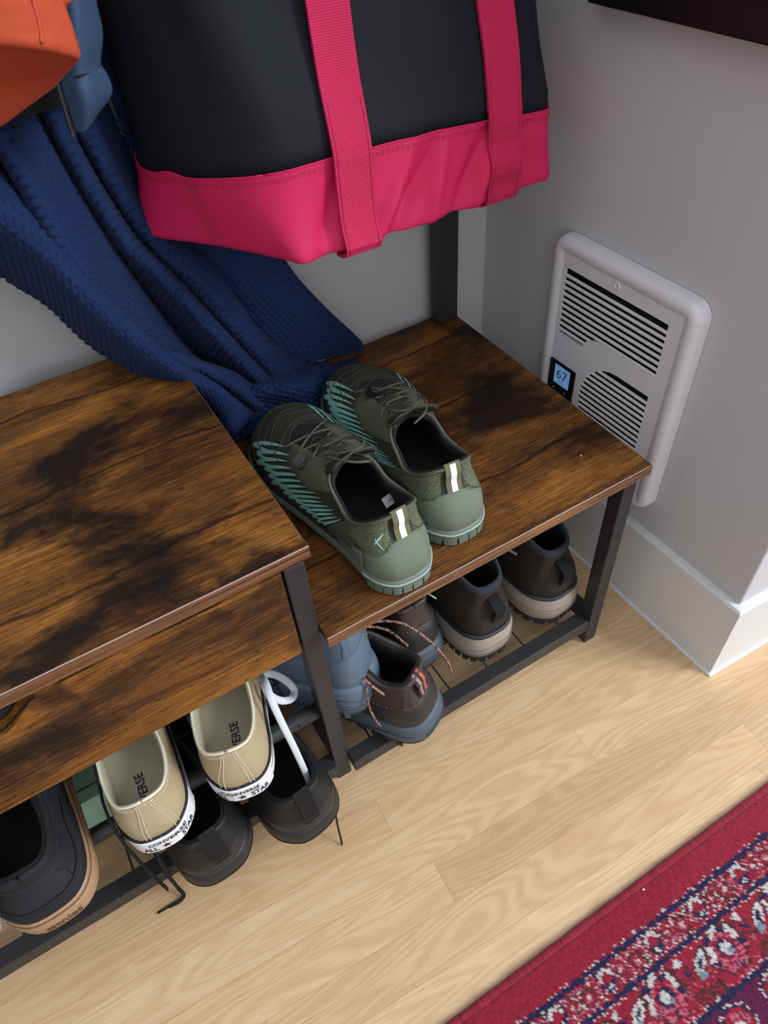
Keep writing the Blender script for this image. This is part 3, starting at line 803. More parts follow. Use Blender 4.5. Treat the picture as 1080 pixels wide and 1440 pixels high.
        for i in range(len(P)):
            nn = np.cross(T[i], x); nn /= np.linalg.norm(nn)
            for sx, sn in ((-1, -1), (1, -1), (1, 1), (-1, 1)): V.append(P[i] + x * sx * width / 2 + nn * sn * thick / 2)
        F = grid_faces(len(P), 4, wrap=True) + [(3, 2, 1, 0), tuple((len(P) - 1) * 4 + i for i in range(4))]
        uv = [(x_ * width, i * .003) for i in range(len(P)) for x_ in (0, 1, 1, 0)]
        o = mesh(name, V, F, mat, parent or s.root, smooth=False, uv=uv); return o, P, x
    def tongue(s, mat, y0, y1, width, rise, drop=.010, name='tongue', n=14, th=.004):
        """padded tongue: rises out of the throat, curved across"""
        V = []; zt = s.up(np.array(.5), np.array(1.0))
        ys = np.linspace(y0, y1, n)
        base = s.up(np.array(.5), np.linspace(.35, 1, 40))
        order = np.argsort(base[:, 1]); by, bz = base[order, 1], base[order, 2]
        for side in (1, -1):
            for i, y in enumerate(ys):
                a = i / (n - 1)
                z = np.interp(y, by, bz) if y > by[0] else by[0] * 0 + bz[0] + (by[0] - y) / max(1e-6, by[0] - y1) * rise
                wd = width * (.75 + .3 * a)
                for x in np.linspace(-1, 1, 9):
                    V.append((zt[0] * (1 - a * .3) + x * wd / 2, y, z + .003 - drop * x * x - (0 if side > 0 else th) + .001 * math.cos(x * 9) * a))
        m = n * 9; F = [tuple(reversed(f)) for f in grid_faces(n, 9)] + grid_faces(n, 9, off=m)
        for i in range(n - 1):
            for j0 in (0, 8):
                a, b = i * 9 + j0, (i + 1) * 9 + j0; F.append((a, b, b + m, a + m))
        for j in range(8):
            for i in (0, n - 1):
                a, b = i * 9 + j, i * 9 + j + 1; F.append((a, b, b + m, a + m))
        o = mesh(name, V, F, mat, s.root)
        bm = bmesh.new(); bm.from_mesh(o.data); bmesh.ops.recalc_face_normals(bm, faces=bm.faces[:]); bm.to_mesh(o.data); bm.free()
        return o
    def laces(s, mat, rows, du=.055, r=.0014, flat=1.0, off=.003, k=6, name='lace', t0=.62, t1=.97, arch=.004):
        ts = np.linspace(t0, t1, rows)
        for i in range(rows):
            w0, w1 = du * (1.0 + .25 * i / rows), du * (1.0 + .25 * (i + 1) / rows)
            for sg in ((-1, 1) if i < rows - 1 else (1,)):
                a = s.up(np.array(.5 - sg * w0), np.array(ts[i]), off * .6); b = s.up(np.array(.5 + sg * w1), np.array(ts[min(i + 1, rows - 1)]), off * .6)
                mid = (a + b) / 2; mid[2] = max(mid[2], s.up(np.array(.5), np.array((ts[i] + ts[min(i + 1, rows - 1)]) / 2))[2]) + arch
                tube(name, [a, (a + mid) / 2 + np.array([0, 0, arch * .4]), mid, (b + mid) / 2 + np.array([0, 0, arch * .4]), b], r, mat, s.root, k=k, flat=flat, n=16)

# ---- materials for footwear
def knit(name, c1, c2, scale):
    t = NT(name); v = t.coords('Object'); vo = t.n('ShaderNodeTexVoronoi'); vo.inputs['Scale'].default_value = scale; t.l(v, vo.inputs['Vector'])
    c = t.ramp(vo.outputs['Distance'], [(0.15, c2), (0.5, c1)]); t.col(c); t.bump(vo.outputs['Distance'], 0.6, 0.001); t.set(0.85, 0.2); return t.m
m_dark_olive = simple('dark_olive_mesh', rgb(48, 50, 39), 0.8, 1500, 0.35, 0.0008, 0.15, 300)
m_olive = simple('olive_film', rgb(76, 78, 62), 0.7, 1200, 0.2, 0.0004, 0.08, 200)
m_sage = simple('sage_suede', rgb(98, 108, 92), 0.75, 1500, 0.25, 0.0005, 0.08, 400)
m_sage_r = simple('sage_rubber', rgb(98, 110, 98), 0.5, 900, 0.08, 0.0004)
m_sage_k = knit('sage_knit', rgb(96, 102, 80), rgb(46, 52, 40), 620)
m_teal = simple('teal_print', rgb(140, 196, 184), 0.5)
m_blackf = simple('black_fabric', rgb(14, 14, 16), 0.9, 800, 0.3)
m_silver = simple('silver_line', rgb(150, 168, 160), 0.35)
m_white = simple('white_tape', rgb(226, 228, 232), 0.6)
m_khaki = weave('khaki_webbing', rgb(112, 108, 80), 5200, 2600, 0.8, 0.6, 0.0005)
m_cord = simple('olive_cord', rgb(72, 72, 58), 0.7, 900, 0.3)

def green_shoe(loc, yaw, left, label, tagged, off_lace):
    s = Shoe('barefoot_shoe', label, loc, yaw, left=left, group='pair of green shoes on the low seat', sole_h=.015, heel_h=.021, spring=.010, inset=.001, L=1.02,
             outline=[(0, 0, 0), (.05, .023, .0055), (.11, .036, .028), (.21, .039, .080), (.31, .049, .150), (.39, .057, .205), (.455, .046, .262),
                      (.50, .004, .292), (.545, -.034, .282), (.60, -.051, .245), (.67, -.051, .200), (.76, -.040, .135), (.87, -.037, .068), (.94, -.032, .024), (.975, -.016, .0035)],
             opening=[(0, 0, .024, .088), (.08, .023, .031, .083), (.18, .032, .058, .066), (.30, .029, .086, .066), (.41, .023, .110, .080), (.5, -.001, .120, .088),
                      (.59, -.024, .110, .080), (.70, -.029, .086, .066), (.82, -.032, .058, .066), (.92, -.023, .031, .083)],
             p2=[(0, -.35, -.034), (.15, .10, -.022), (.3, .20, -.020), (.42, .45, -.012), (.5, .52, -.014), (.58, .45, -.012), (.7, .20, -.020), (.85, .10, -.022)],
             h1=[(0, .038), (.15, .032), (.3, .028), (.42, .032), (.5, .036), (.58, .034), (.7, .028), (.85, .032)])
    so = s.sole('outsole', m_sage_r, [(0, -.007), (.08, -.003), (.3, .0005), (.62, .0018), (.9, .0016), (1.0, 0), (1.0, -.002)])
    for i in range(11):                                             # tread blocks wrapping up at the heel
        uc = (i - 5) * .0215
        s.lug(uc - .0092, uc + .0092, .10, .60, .0004 if i % 2 else .0002, .0018, m_sage_r, so)
    tube('sole_piping', s.sole_pt(np.linspace(-.13, .13, 40), .80, .0022), .0011, m_silver, so, k=6)
    for sgn in (1, -1):
        tube('sole_piping', s.sole_pt(np.linspace(.14, .46, 40) * sgn, .72, .0018), .0007, m_sage_r, so, k=6)
    s.upper('upper', m_dark_olive, label='dark olive mesh upper')
    s.lining(m_blackf, m_blackf, .006, 1.2)
    # wavy relief on the toe box
    for j in range(8):
        t = .26 + j * .082
        wob = .045 * (1 if j % 2 else -1)
        s.cord('toe_relief', [(.42 + .01 * (j % 3), t + wob), (.455, t + .02), (.49, t - wob * .6), (.52, t + .022), (.55, t - .01), (.585 - .008 * (j % 2), t + wob)], .0007, m_dark_olive, .0006, 30, 5)
    # side film with teal strokes
    for sgn in (1, -1):
        S = []; npz = 15; lo_p = []; hi_p = []
        for i in range(npz):
            f = i / (npz - 1); u = .5 - sgn * (.048 + f * .212)
            lo_p.append((u - sgn * (.004 - .010 * f), .28 - .07 * f + .05 * math.sin(i * 2.3) * (1 - .5 * f)))
            hi_p.append((u + sgn * .004 * f, .64 + .16 * f + .03 * math.sin(i * 1.9)))
        for i in range(npz):
            f = i / (npz - 1); a, b = lo_p[i], hi_p[i]; w0 = .0052 - .0027 * f
            S.append(([a, ((a[0] + b[0]) / 2, (a[1] + b[1]) / 2), b], [w0 * .7, w0, w0 * .7, .0006]))
            if i < npz - 1:
                c = lo_p[i + 1]; d = hi_p[i + 1]; k = .55 - .25 * f; q = (c[0] + (d[0] - c[0]) * k, c[1] + (d[1] - c[1]) * k)
                S.append(([a, ((a[0] + q[0]) / 2, (a[1] + q[1]) / 2 - .02), q], [w0 * .7, w0 * .7, .0008]))
        s.ribbons('teal_print', S, m_teal, .0008)
    s.patch('throat', m_blackf, .462, .538, .64, .99, .0006, 14, 10)
    # olive eyestay and saddle round the throat, both sides
    for sgn in (1, -1):
        s.patch('eyestay', m_olive, .5 - sgn * .034, .5 - sgn * .150, lambda a: .70 - .04 * a - .05 * math.sin(a * PI) ** 2, lambda a: .995, .0024, 24, 10)
        s.patch('side_saddle', m_olive, .5 - sgn * .262, .5 - sgn * .345, lambda a: .16 - .10 * a, lambda a: .99, .0013, 20, 12)
        s.patch('collar_knit', m_sage_k, sgn * .19, sgn * .035, lambda a: .60 - .22 * math.sin(a * 2.4), lambda a: .985, .0018, 22, 10, label='speckled knit collar')
        s.stitch([(sgn * .19, .58), (sgn * .14, .50), (sgn * .09, .40), (sgn * .055, .50), (sgn * .036, .66), (sgn * .034, .9)], m_dark_olive, 34, .0005, .0022)
    s.patch('heel_counter', m_sage, -.125, .125, 0.0, lambda a: .40 + .20 * math.sin(a * PI) ** 3 + .02, .0018, 40, 12, label='sage green suede heel counter')
    s.patch('rear_quarter', m_sage, -.21, -.125, 0.0, lambda a: .26 + .15 * a, .0012, 14, 8); s.patch('rear_quarter', m_sage, .125, .21, 0.0, lambda a: .41 - .15 * a, .0012, 14, 8)
    tb, P, x = s.loop_tab('heel_tab', m_khaki, .60, .985, .017, .006, out=.003)
    T = np.gradient(P, axis=0); V = []
    for i in range(len(P)):
        nn = np.cross(T[i], x); nn /= np.linalg.norm(nn); 
        sgnn = 1 if nn[1] < 0 or nn[2] > 0 else -1
        for sx in (-1, 1): V.append(P[i] + x * sx * .0032 + nn * .0013 * (-1 if np.dot(nn, (0, -1, .4)) < 0 else 1))
    mesh('white_stripe', V, grid_faces(len(P), 2), m_white, tb, smooth=False)
    if tagged:
        S = [([(-.085, .62), (-.070, .72), (-.055, .80)], [.0005, .0022, .0006]), ([(-.060, .52), (-.075, .66), (-.080, .74)], [.0005, .0018, .0006])]
        s.ribbons('teal_flash', [([(a * s.sg, b) for a, b in q], w_) for q, w_ in S], m_teal, .0022)
    # knit collar rim
    Tt = s.up(np.linspace(0, 1, 90), 1.0, 0.0); Tt = np.vstack([Tt, Tt[:1]])
    tube('collar_binding', Tt + np.array([0, 0, .0005]), .0021, m_olive, s.root, k=7)
    s.tongue(m_dark_olive, .165, .098, .050, .022, .010)
    s.laces(m_cord, 4, .050, .0013, off=.004, t0=.66, t1=.96, arch=.003)
    # lace loops flopped on the instep and the cord lock
    b = s.up(np.array(.5), np.array(.9)); gx = s.sg
    for P in ([(.022, .135, .098), (.008, .108, .112), (-.012, .102, .113), (-.022, .118, .108), (-.014, .140, .097), (.010, .148, .092)],
              [(.022, .136, .097), (.018, .112, .108), (.006, .090, .112), (-.010, .084, .108)],
              [(-.014, .140, .097), (-.026, .130, .096), (-.030, .112, .096), (-.024, .098, .100)]):
        tube('lace', [(q[0] * gx, q[1], q[2] - .004) for q in P], .0013, m_cord, s.root, k=6, n=34)
    lk = s.up(np.array(.5 - .070 if off_lace else .5 + .03), np.array(.80), .007)
    V, F = boxVF(-.008, .008, -.006, .006, -.0045, .0045)
    bm = bmesh.new(); vs = [bm.verts.new(v) for v in V]
    for f in F: bm.faces.new([vs[i] for i in f])
    bmesh.ops.bevel(bm, geom=bm.edges[:], offset=.0022, segments=2, affect='EDGES'); bmesh.ops.recalc_face_normals(bm, faces=bm.faces[:])
    me = bpy.data.meshes.new('cord_lock'); bm.to_mesh(me); bm.free()
    o = link('cord_lock', me, simple('lock_black', rgb(16, 16, 17), 0.35), s.root); o.location = lk; o.rotation_euler = (0.35, .5 * gx, .3)
    tube('lock_rim', [(0.004 * math.cos(a), 0.004 * math.sin(a), .0046) for a in np.linspace(0, 2 * PI, 16)], .0007, simple('lock_grey', rgb(60, 60, 62), 0.4), o, k=5)
    if tagged:                                                     # size tag on the inner wall
        px = gx * -.0265; tagm = simple('size_tag', rgb(205, 200, 205), 0.6)
        V = [(-.008, 0, -.0055), (.008, 0, -.0055), (.008, 0, .0055), (-.008, 0, .0055)]
        tg = box('size_tag', -.0085, .0085, -.0004, .0004, -.0055, .0055, tagm, s.root, 0.0002)
        tg.location = (gx * -.024, .078, .046); tg.rotation_euler = (math.radians(-42), math.radians(8), math.radians(15))
        tv, tf = text_tris('44', .0075)
        mesh('size_number', [(v[0] * .8, -.0006, v[1]) for v in tv], tf, simple('tag_ink', rgb(110, 105, 112), 0.7), tg, smooth=False)
    return s
green_shoe((-.3150, .0045, ZL), 3.5, True, 'olive green barefoot shoe with a white size tag inside, beside the higher seat board', True, True)
green_shoe((-.2430, .0270, ZL), -5.0, False, 'olive green barefoot shoe with no size tag showing, on the side nearer the heater', False, False)
# ---- canvas low-tops on the middle shelf
m_canvas = weave('beige_canvas', rgb(178, 160, 126), 7000, 7000, 0.85, 0.35, 0.0004, 0.06)
m_canvas_b = simple('black_canvas', rgb(20, 21, 24), 0.85, 1500, 0.3)
m_insole = simple('beige_insole', rgb(186, 178, 156), 0.8, 900, 0.2)
m_rubber_w = simple('white_rubber', rgb(226, 226, 232), 0.45, 300, 0.05)
m_ink = simple('black_ink', rgb(22, 24, 30), 0.6)
m_thread = simple('cream_thread', rgb(214, 206, 184), 0.7)
def canvas_shoe(loc, yaw, left, label, canvas=None, insole=None, group=None, text=True, nm='canvas_sneaker', pitch=0):
    s = Shoe(nm, label, loc, yaw, pitch, left=left, group=group, sole_h=.029, heel_h=.029, spring=.006, inset=.0022, Wd=1.05, L=1.0,
             opening=[(0, 0, .011, .088), (.08, .021, .020, .083), (.18, .029, .056, .073), (.30, .027, .100, .075), (.41, .019, .140, .086), (.5, -.001, .158, .092),
                      (.59, -.020, .140, .086), (.70, -.027, .100, .075), (.82, -.029, .056, .073), (.92, -.021, .020, .083)],
             p2=[(0, -.15, -.024), (.15, .02, -.016), (.3, .1, -.014), (.42, .4, -.012), (.5, .55, -.018), (.58, .4, -.012), (.7, .1, -.014), (.85, .02, -.016)])
    so = s.sole('foxing', m_rubber_w, [(0, -.004), (.06, -.0005), (.2, 0), (.9, 0), (.97, -.0004), (1.0, -.0012), (1.02, -.0034)])
    uu = np.linspace(0, 1, 120)
    tube('top_stripe', s.sole_pt(uu, .985, -.0006), .0016, m_ink, so, k=6)
    for a, b in ((.085, .46), (.54, .915)):
        tube('pinstripe', s.sole_pt(np.linspace(a, b, 60), .60, -.0001), .0006, m_ink, so, k=5)
    V = []; n = 16
    for a in np.linspace(-.078, .078, n):
        for w_, o_ in ((.07, -.0005), (.09, .0011), (.86, .0011), (.88, -.0005)): V.append(s.sole_pt(np.array(a), w_, o_))
    lab = mesh('heel_label', V, s.fl(grid_faces(n, 4) + [(0, 1, 2, 3), tuple((n - 1) * 4 + i for i in (3, 2, 1, 0))]), m_rubber_w, so, smooth=False)
    if text:
        s.sole_text('CONVERSE', 0.0, .66, .0080, m_ink, .0014, lab, .0002, sx=.95)
        s.sole_text('ALL', -.034 * s.sg, .33, .0115, m_ink, .0014, lab, .0003, sx=.72)
        s.sole_text('STAR', .034 * s.sg, .33, .0115, m_ink, .0014, lab, .0003, sx=.72)
        ca = -.004 * s.sg; pts = []
        du = .004; l = np.linalg.norm(s.sole_pt(ca + du, .5) - s.sole_pt(ca - du, .5)) / (2 * du)
        for k in range(10):
            r = .0050 if k % 2 == 0 else .0021; an = PI / 2 + k * PI / 5
            pts.append(s.sole_pt(np.array(ca + s.sg * r * math.cos(an) / l), .33 + r * math.sin(an) / .029, .0014))
        c = s.sole_pt(np.array(ca), .33, .0014)
        mesh('star', pts + [c], [(k, (k + 1) % 10, 10) for k in range(10)], m_ink, lab, smooth=False)
    s.upper('upper', canvas or m_canvas)
    s.lining(insole or m_insole, insole or m_insole, .003, 1.15, roll=.001)
    Tt = s.up(np.linspace(0, 1, 90), 1.0); Tt = np.vstack([Tt, Tt[:1]])
    tube('collar_binding', Tt + np.array([0, 0, .0004]), .0015, m_thread if canvas is None else canvas, s.root, k=6)
    hs_ = s.patch('heel_strip', canvas or m_canvas, -.032, .032, 0.02, .985, .0012, 12, 12, edge=.08)
    th = m_thread if canvas is None else canvas
    for a in (-.029, -.021, .021, .029): s.stitch([(a, .05), (a * .95, .5), (a * .8, .97)], th, 24, .00045, .0015, hs_)
    s.stitch([(-.20, .93), (-.1, .92), (0, .92), (.1, .92), (.20, .93)], th, 60, .00040, .0008)
    s.stitch([(-.20, .88), (-.1, .87), (0, .87), (.1, .87), (.20, .88)], th, 60, .00040, .0008)
    s.tongue(canvas or m_canvas, .215, .130, .052, .016, .010, th=.002)
    s.laces(m_rubber_w if canvas is None else canvas, 5, .05, .0028, .35, t0=.60, t1=.97)
    if text:
        zi = .029 * 1.15 + .0008
        tv, tf = text_tris('CONVERSE', .0125, .0003)
        mesh('insole_lettering', [(-v[1] + s.sg * .004, .041 + v[0] * .95, zi) for v in tv], tf, simple('insole_ink', rgb(34, 40, 62), 0.7), s.root, smooth=False)
        sq = [(.010 * math.cos(k * 1.05) * (1 - k * .03) + s.sg * .002 - .012 + .0022 * k, .116 + .004 * math.sin(k * 2.1), zi + .0004) for k in range(13)]
        tube('insole_script', sq, .00055, simple('insole_ink', rgb(34, 40, 62), 0.7), s.root, k=5, n=70)
    return s
ZM = .1795
canvas_shoe((-.6310, -.0260, ZM), -2, True, 'beige canvas low-top sneaker with a white rubber sole, next to the gum-soled black sneaker', group='pair of beige canvas sneakers')
s = canvas_shoe((-.5480, -.0240, ZM), -14, False, 'beige canvas low-top sneaker with a white lace hanging out, next to the steel leg', group='pair of beige canvas sneakers')
inv = (Matrix.Translation(s.root.location) @ s.root.rotation_euler.to_matrix().to_4x4()).inverted()
def loc_pts(inv, P): return [tuple(inv @ Vector(p)) for p in P]
m_lace_w = weave('white_lace', rgb(214, 220, 228), 4200, 4200, 0.8, 0.4, 0.0004, 0.05, kind='Object')
strand = [on_y(360, 946, .075), on_y(372, 958, .045), on_y(382, 985, .022), on_y(397, 1018, .006), on_y(414, 1052, -.008), on_y(428, 1083, -.018), on_y(436, 1103, -.022)]
tube('hanging_lace', loc_pts(inv, strand), .0042, m_lace_w, s.root, k=8, flat=.3, up=(0, -.5, .85), n=40, taper=np.linspace(1, .8, 40))
lp = [on_y(366, 948, .062), on_y(384, 948, .060), on_y(403, 958, .058), on_y(414, 971, .050), on_y(409, 983, .040), on_y(393, 985, .036), on_y(378, 976, .038), on_y(371, 960, .050)]
tube('lace_loop', loc_pts(inv, lp), .0042, m_lace_w, s.root, k=8, flat=.3, n=50, up=(0, -.5, .85))
tube('lace_tip', loc_pts(inv, [on_y(435, 1101, -.022), on_y(439, 1112, -.024)]), .0014, m_rubber_w, s.root, k=6)

# ---- black sneakers on the bottom shelf
m_bl_up = simple('black_nubuck', rgb(16, 17, 19), 0.62, 900, 0.2, 0.0005, 0.1, 90)
m_bl_sole = simple('black_eva', rgb(26, 28, 31), 0.5, 500, 0.08)
m_bl_web = weave('black_webbing', rgb(18, 18, 20), 5200, 2600, 0.8, 0.5, 0.0005)
ZB = .0562
def black_shoe(loc, yaw, left, label, pitch=0):
    s = Shoe('black_sneaker', label, loc, yaw, pitch, left=left, group='pair of black sneakers on the bottom shelf', sole_h=.026, heel_h=.036, spring=.012, inset=.0035, outline=chunky(1.26, .97), L=1.0, oz=1.30,
             p2=[(0, -.30, -.034), (.15, .05, -.022), (.3, .12, -.020), (.42, .40, -.016), (.5, .55, -.022), (.58, .40, -.016), (.7, .12, -.020), (.85, .05, -.022)])
    so = s.sole('midsole', m_bl_sole, [(0, -.008), (.06, -.0035), (.25, .0005), (.55, .002), (.85, .0008), (1.0, -.001), (1.06, -.0045)])
    tube('sole_groove', s.sole_pt(np.linspace(-.3, .3, 70), .42, .0016), .0008, m_blackf, so, k=5)
    s.upper('upper', m_bl_up); s.lining(m_blackf, m_blackf, .006, 1.1)
    s.patch('heel_cap', m_bl_sole, -.16, .16, 0, lambda a: .12 + .22 * math.sin(a * PI), .0016, 40, 8)
    tb, P, x = s.loop_tab('heel_tab', m_bl_web, .22, .98, .018, .010, out=.004)
    s.stitch([(-.02, .42), (0, .42), (.02, .42)], m_bl_sole, 12, .0005, .006, tb)
    s.stitch([(-.19, .80), (-.1, .76), (-.03, .78)], m_bl_sole, 24, .0004, .0008); s.stitch([(.19, .80), (.1, .76), (.03, .78)], m_bl_sole, 24, .0004, .0008)
    Tt = s.up(np.linspace(0, 1, 90), 1.0); tube('collar_binding', np.vstack([Tt, Tt[:1]]), .0026, m_bl_up, s.root, k=7)
    s.tongue(m_bl_up, .205, .112, .056, .020); s.laces(m_bl_web, 4, .05, .0022, .5)
    return s
black_shoe((-.5965, -.0390, ZB), 7, True, 'black sneaker with heel loop under the pair of beige canvas sneakers')
s = black_shoe((-.4960, -.0535, ZB), 6, False, 'black sneaker with heel loop beside the steel leg, on the bottom shelf')
inv = (Matrix.Translation(s.root.location) @ s.root.rotation_euler.to_matrix().to_4x4()).inverted()
tube('hanging_lace', loc_pts(inv, [on_z(468, 1128, .075), on_z(472, 1145, .055), on_z(475, 1162, .030), on_z(479, 1178, .010), on_z(481, 1188, .002)]), .0012, m_bl_web, s.root, k=6, n=20)

# ---- skate shoe with a gum sole
m_gum = simple('gum_rubber', rgb(158, 124, 94), 0.5, 300, 0.06, 0.0004, 0.08, 30)
m_gum_d = simple('gum_lettering', rgb(84, 60, 44), 0.6)
m_navy_bl = simple('black_suede', rgb(15, 17, 22), 0.8, 1200, 0.25, 0.0005, 0.12, 120)
GL = Vector((-.7430, -.0400, ZM))
s = Shoe('skate_shoe', 'black skate shoe with a tan gum sole and a long black lace hanging down', GL, 0, sole_h=.028, heel_h=.030, spring=.008, inset=.003, outline=chunky(1.28, 1.0), L=1.03, oz=1.0, cat='shoe',
         opening=[(0, 0, .020, .084), (.08, .021, .027, .080), (.18, .028, .060, .072), (.30, .026, .102, .075), (.41, .019, .140, .085), (.5, -.001, .158, .090),
                  (.59, -.020, .140, .085), (.70, -.026, .102, .075), (.82, -.028, .060, .072), (.92, -.021, .027, .080)])
so = s.sole('sidewall', m_gum, [(0, -.004), (.06, -.0005), (.2, .0005), (.78, .0002), (.80, -.0012), (.84, -.0012), (.86, 0), (.98, -.0004), (1.03, -.004)])
tube('sidewall_groove', s.sole_pt(np.linspace(0, 1, 120), .82, -.0004), .0010, simple('gum_dark', rgb(92, 64, 44), 0.6), so, k=6)
s.sole_text('etnies', .012, .36, .0135, m_gum_d, .0009, so, .0003)
s.upper('upper', m_navy_bl); s.lining(m_blackf, m_blackf, .008, 1.1, roll=.003)
s.patch('foxing_panel', m_navy_bl, -.20, .23, 0, lambda a: .42 - .26 * math.sin(a * PI) + .10 * abs(a - .5), .0016, 40, 8)
s.cord('panel_edge', [(.24, .40), (.19, .46), (.14, .36), (.08, .30), (0, .27), (-.1, .30), (-.18, .44)], .0009, m_canvas_b, .0012, 50)
s.cord('seam', [(.075, .34), (.080, .5), (.070, .66)], .0007, m_canvas_b, .0010, 14)
s.stitch([(-.2, .80), (-.1, .76), (0, .75), (.1, .76), (.2, .80), (.3, .82)], simple('grey_thread', rgb(60, 62, 70), 0.7), 70, .0004, .0008)
Tt = s.up(np.linspace(0, 1, 90), 1.0); tube('collar_binding', np.vstack([Tt, Tt[:1]]), .0038, m_navy_bl, s.root, k=8)
s.tongue(m_navy_bl, .215, .125, .060, .020); s.laces(m_bl_web, 5, .05, .0028, .4)
def glace(P, n, r=.0030, flat=.4): tube('hanging_lace', [tuple(Vector(p) - GL) for p in P], r, m_bl_web, s.root, k=8, flat=flat, n=n, up=(-.3, -1, .6))
glace([on_y(130, 1066, .060), on_y(137, 1092, .040), on_y(146, 1132, .015), on_y(162, 1168, -.005), on_y(186, 1200, -.014), on_y(214, 1230, -.012), on_z(235, 1250, .062)], 40, .0036)
glace([on_y(205, 1165, .020), on_y(219, 1200, -.004), on_y(236, 1230, -.014), on_z(250, 1248, .020), on_z(258, 1258, .006), on_z(253, 1267, .0032), on_z(238, 1275, .0030)], 44, .0026, .6)
tube('lace_tip', [tuple(Vector(p) - GL) for p in (on_z(239, 1274, .003), on_z(222, 1284, .002))], .0014, m_bl_web, s.root, k=6)

canvas_shoe((-.8260, -.0330, ZM), 0, True, 'black canvas sneaker with a white sole, beyond the gum-soled skate shoe', m_canvas_b, m_blackf, None, False, 'white_soled_sneaker')

# ---- brown boots under the low seat
m_brown = simple('brown_suede', rgb(50, 42, 36), 0.85, 900, 0.3, 0.0006, 0.18, 60, spec=0.2)
m_beige_s = simple('beige_midsole', rgb(150, 138, 126), 0.7, 260, 0.15, 0.0006, 0.1, 60)
m_out_bl = simple('black_outsole', rgb(30, 29, 29), 0.65, 400, 0.2)
m_navy_fab = simple('navy_lining', rgb(40, 44, 56), 0.9, 900, 0.4)
m_piping = simple('boot_welt', rgb(34, 38, 44), 0.6)
OPEN_BOOT = [(0, 0, .020, .135), (.08, .020, .026, .138), (.18, .029, .055, .148), (.30, .028, .090, .152), (.41, .019, .118, .150), (.5, 0, .128, .148),
             (.59, -.019, .118, .150), (.70, -.028, .090, .152), (.82, -.029, .055, .148), (.92, -.020, .026, .138)]
def brown_boot(loc, yaw, left, label, lace=False):
    s = Shoe('brown_boot', label, loc, yaw, left=left, group='pair of brown suede boots', sole_h=.042, heel_h=.054, spring=.014, inset=.004, outline=chunky(1.22, .98), L=1.0, opening=OPEN_BOOT, cat='boot', oz=.98,
             h1=[(0, .045), (.15, .045), (.3, .045), (.42, .040), (.5, .040), (.58, .040), (.7, .045), (.85, .045)],
             p2=[(0, -.10, -.045), (.15, 0, -.040), (.3, .1, -.035), (.42, .35, -.045), (.5, .30, -.060), (.58, .35, -.045), (.7, .1, -.035), (.85, 0, -.040)])
    ms = s.sole('midsole', m_beige_s, [(.22, -.002), (.3, .002), (.5, .004), (.72, .0035), (.9, .001), (1.0, -.0012), (1.03, -.006)])
    for w_ in (.42, .52, .62): tube('midsole_crease', s.sole_pt(np.linspace(-.16, .12, 50) + (w_ - .5) * .2, w_ + .06 * np.sin(np.linspace(0, 5, 50)), .0038), .0006, simple('crease_brown', rgb(112, 98, 86), 0.8), ms, k=5)
    so = s.sole('outsole', m_out_bl, [(0, -.006), (.04, -.002), (.2, .001), (.25, .001)])
    for i in range(18):
        uc = (i - 8.5) * .026; s.lug(uc - .009, uc + .009, .02, .17, .0002, .0008, m_out_bl, so)
    s.upper('upper', m_brown); s.lining(m_navy_fab, m_blackf, .006, 1.1, roll=.002)
    u = np.linspace(-.30, .30, 80)
    tube('welt', s.up(u, .035 + .0 * u, .0015), .0034, m_piping, s.root, k=8)
    s.cord('heel_seam', [(-.24, .20), (-.14, .25), (0, .15), (.14, .25), (.24, .20)], .0007, m_out_bl, .0006, 40)
    s.patch('heel_panel', m_brown, -.15, .15, .05, lambda a: .24 + .22 * math.sin(a * PI), .0012, 30, 8)
    s.patch('collar_panel', m_navy_fab, -.30, .30, lambda a: .955 - .03 * math.sin(a * PI), .995, .0016, 40, 8, label='navy padded collar')
    tb, P, x = s.loop_tab('heel_loop', m_bl_web, .28, .78, .016, .004, .0028, out=.013)
    s.stitch([(-.012, .34), (-.012, .5), (-.012, .66)], simple('grey_thread', rgb(60, 62, 70), 0.7), 12, .0004, .012, tb)
    s.tongue(m_brown, .19, .105, .052, .025); s.laces(m_bl_web, 4, .05, .002, .8)
    if lace: tube('lace_end', [(.0, .10, .150), (.018, .070, .165), (.036, .045, .160), (.047, .030, .152)], .0016, simple('taupe_lace', rgb(96, 84, 74), 0.8), s.root, k=6, n=20)
    return s
brown_boot((-.1800, .0290, ZB), 2, True, 'brown suede boot with beige sole, next to the dark laced hiking boots', True)
brown_boot((-.0715, .0270, ZB), 2, False, 'brown suede boot with beige sole, right beside the end leg near the heater')

# ---- hiking boots
m_choc = simple('chocolate_leather', rgb(56, 44, 40), 0.6, 500, 0.3, 0.0006, 0.15, 60)
m_choc2 = simple('dark_rubberised_leather', rgb(36, 34, 34), 0.5, 700, 0.15, 0.0004, 0.1, 60)
m_bluegrey = simple('blue_grey_midsole', rgb(70, 80, 92), 0.6, 400, 0.1)
def lace_mat():
    t = NT('speckled_lace'); n = t.noise(t.coords('Object'), 420, 2); t.col(t.ramp(n, [(0.42, rgb(58, 38, 34)), (0.55, rgb(160, 124, 108))])); t.set(0.8, .2); return t.m
m_sp_lace = lace_mat()
def stripe_mat():
    t = NT('striped_tab'); tc = t.n('ShaderNodeTexCoord'); sp = t.n('ShaderNodeSeparateXYZ'); t.l(tc.outputs['UV'], sp.inputs[0])
    f = t.math('FRACT', t.math('MULTIPLY', sp.outputs[0], 62.0)); t.col(t.ramp(f, [(0.0, rgb(60, 44, 52)), (.25, rgb(176, 92, 62)), (.5, rgb(56, 46, 62)), (.75, rgb(150, 120, 110))], 'CONSTANT')); t.set(.8, .2); return t.m
m_stripe = stripe_mat()
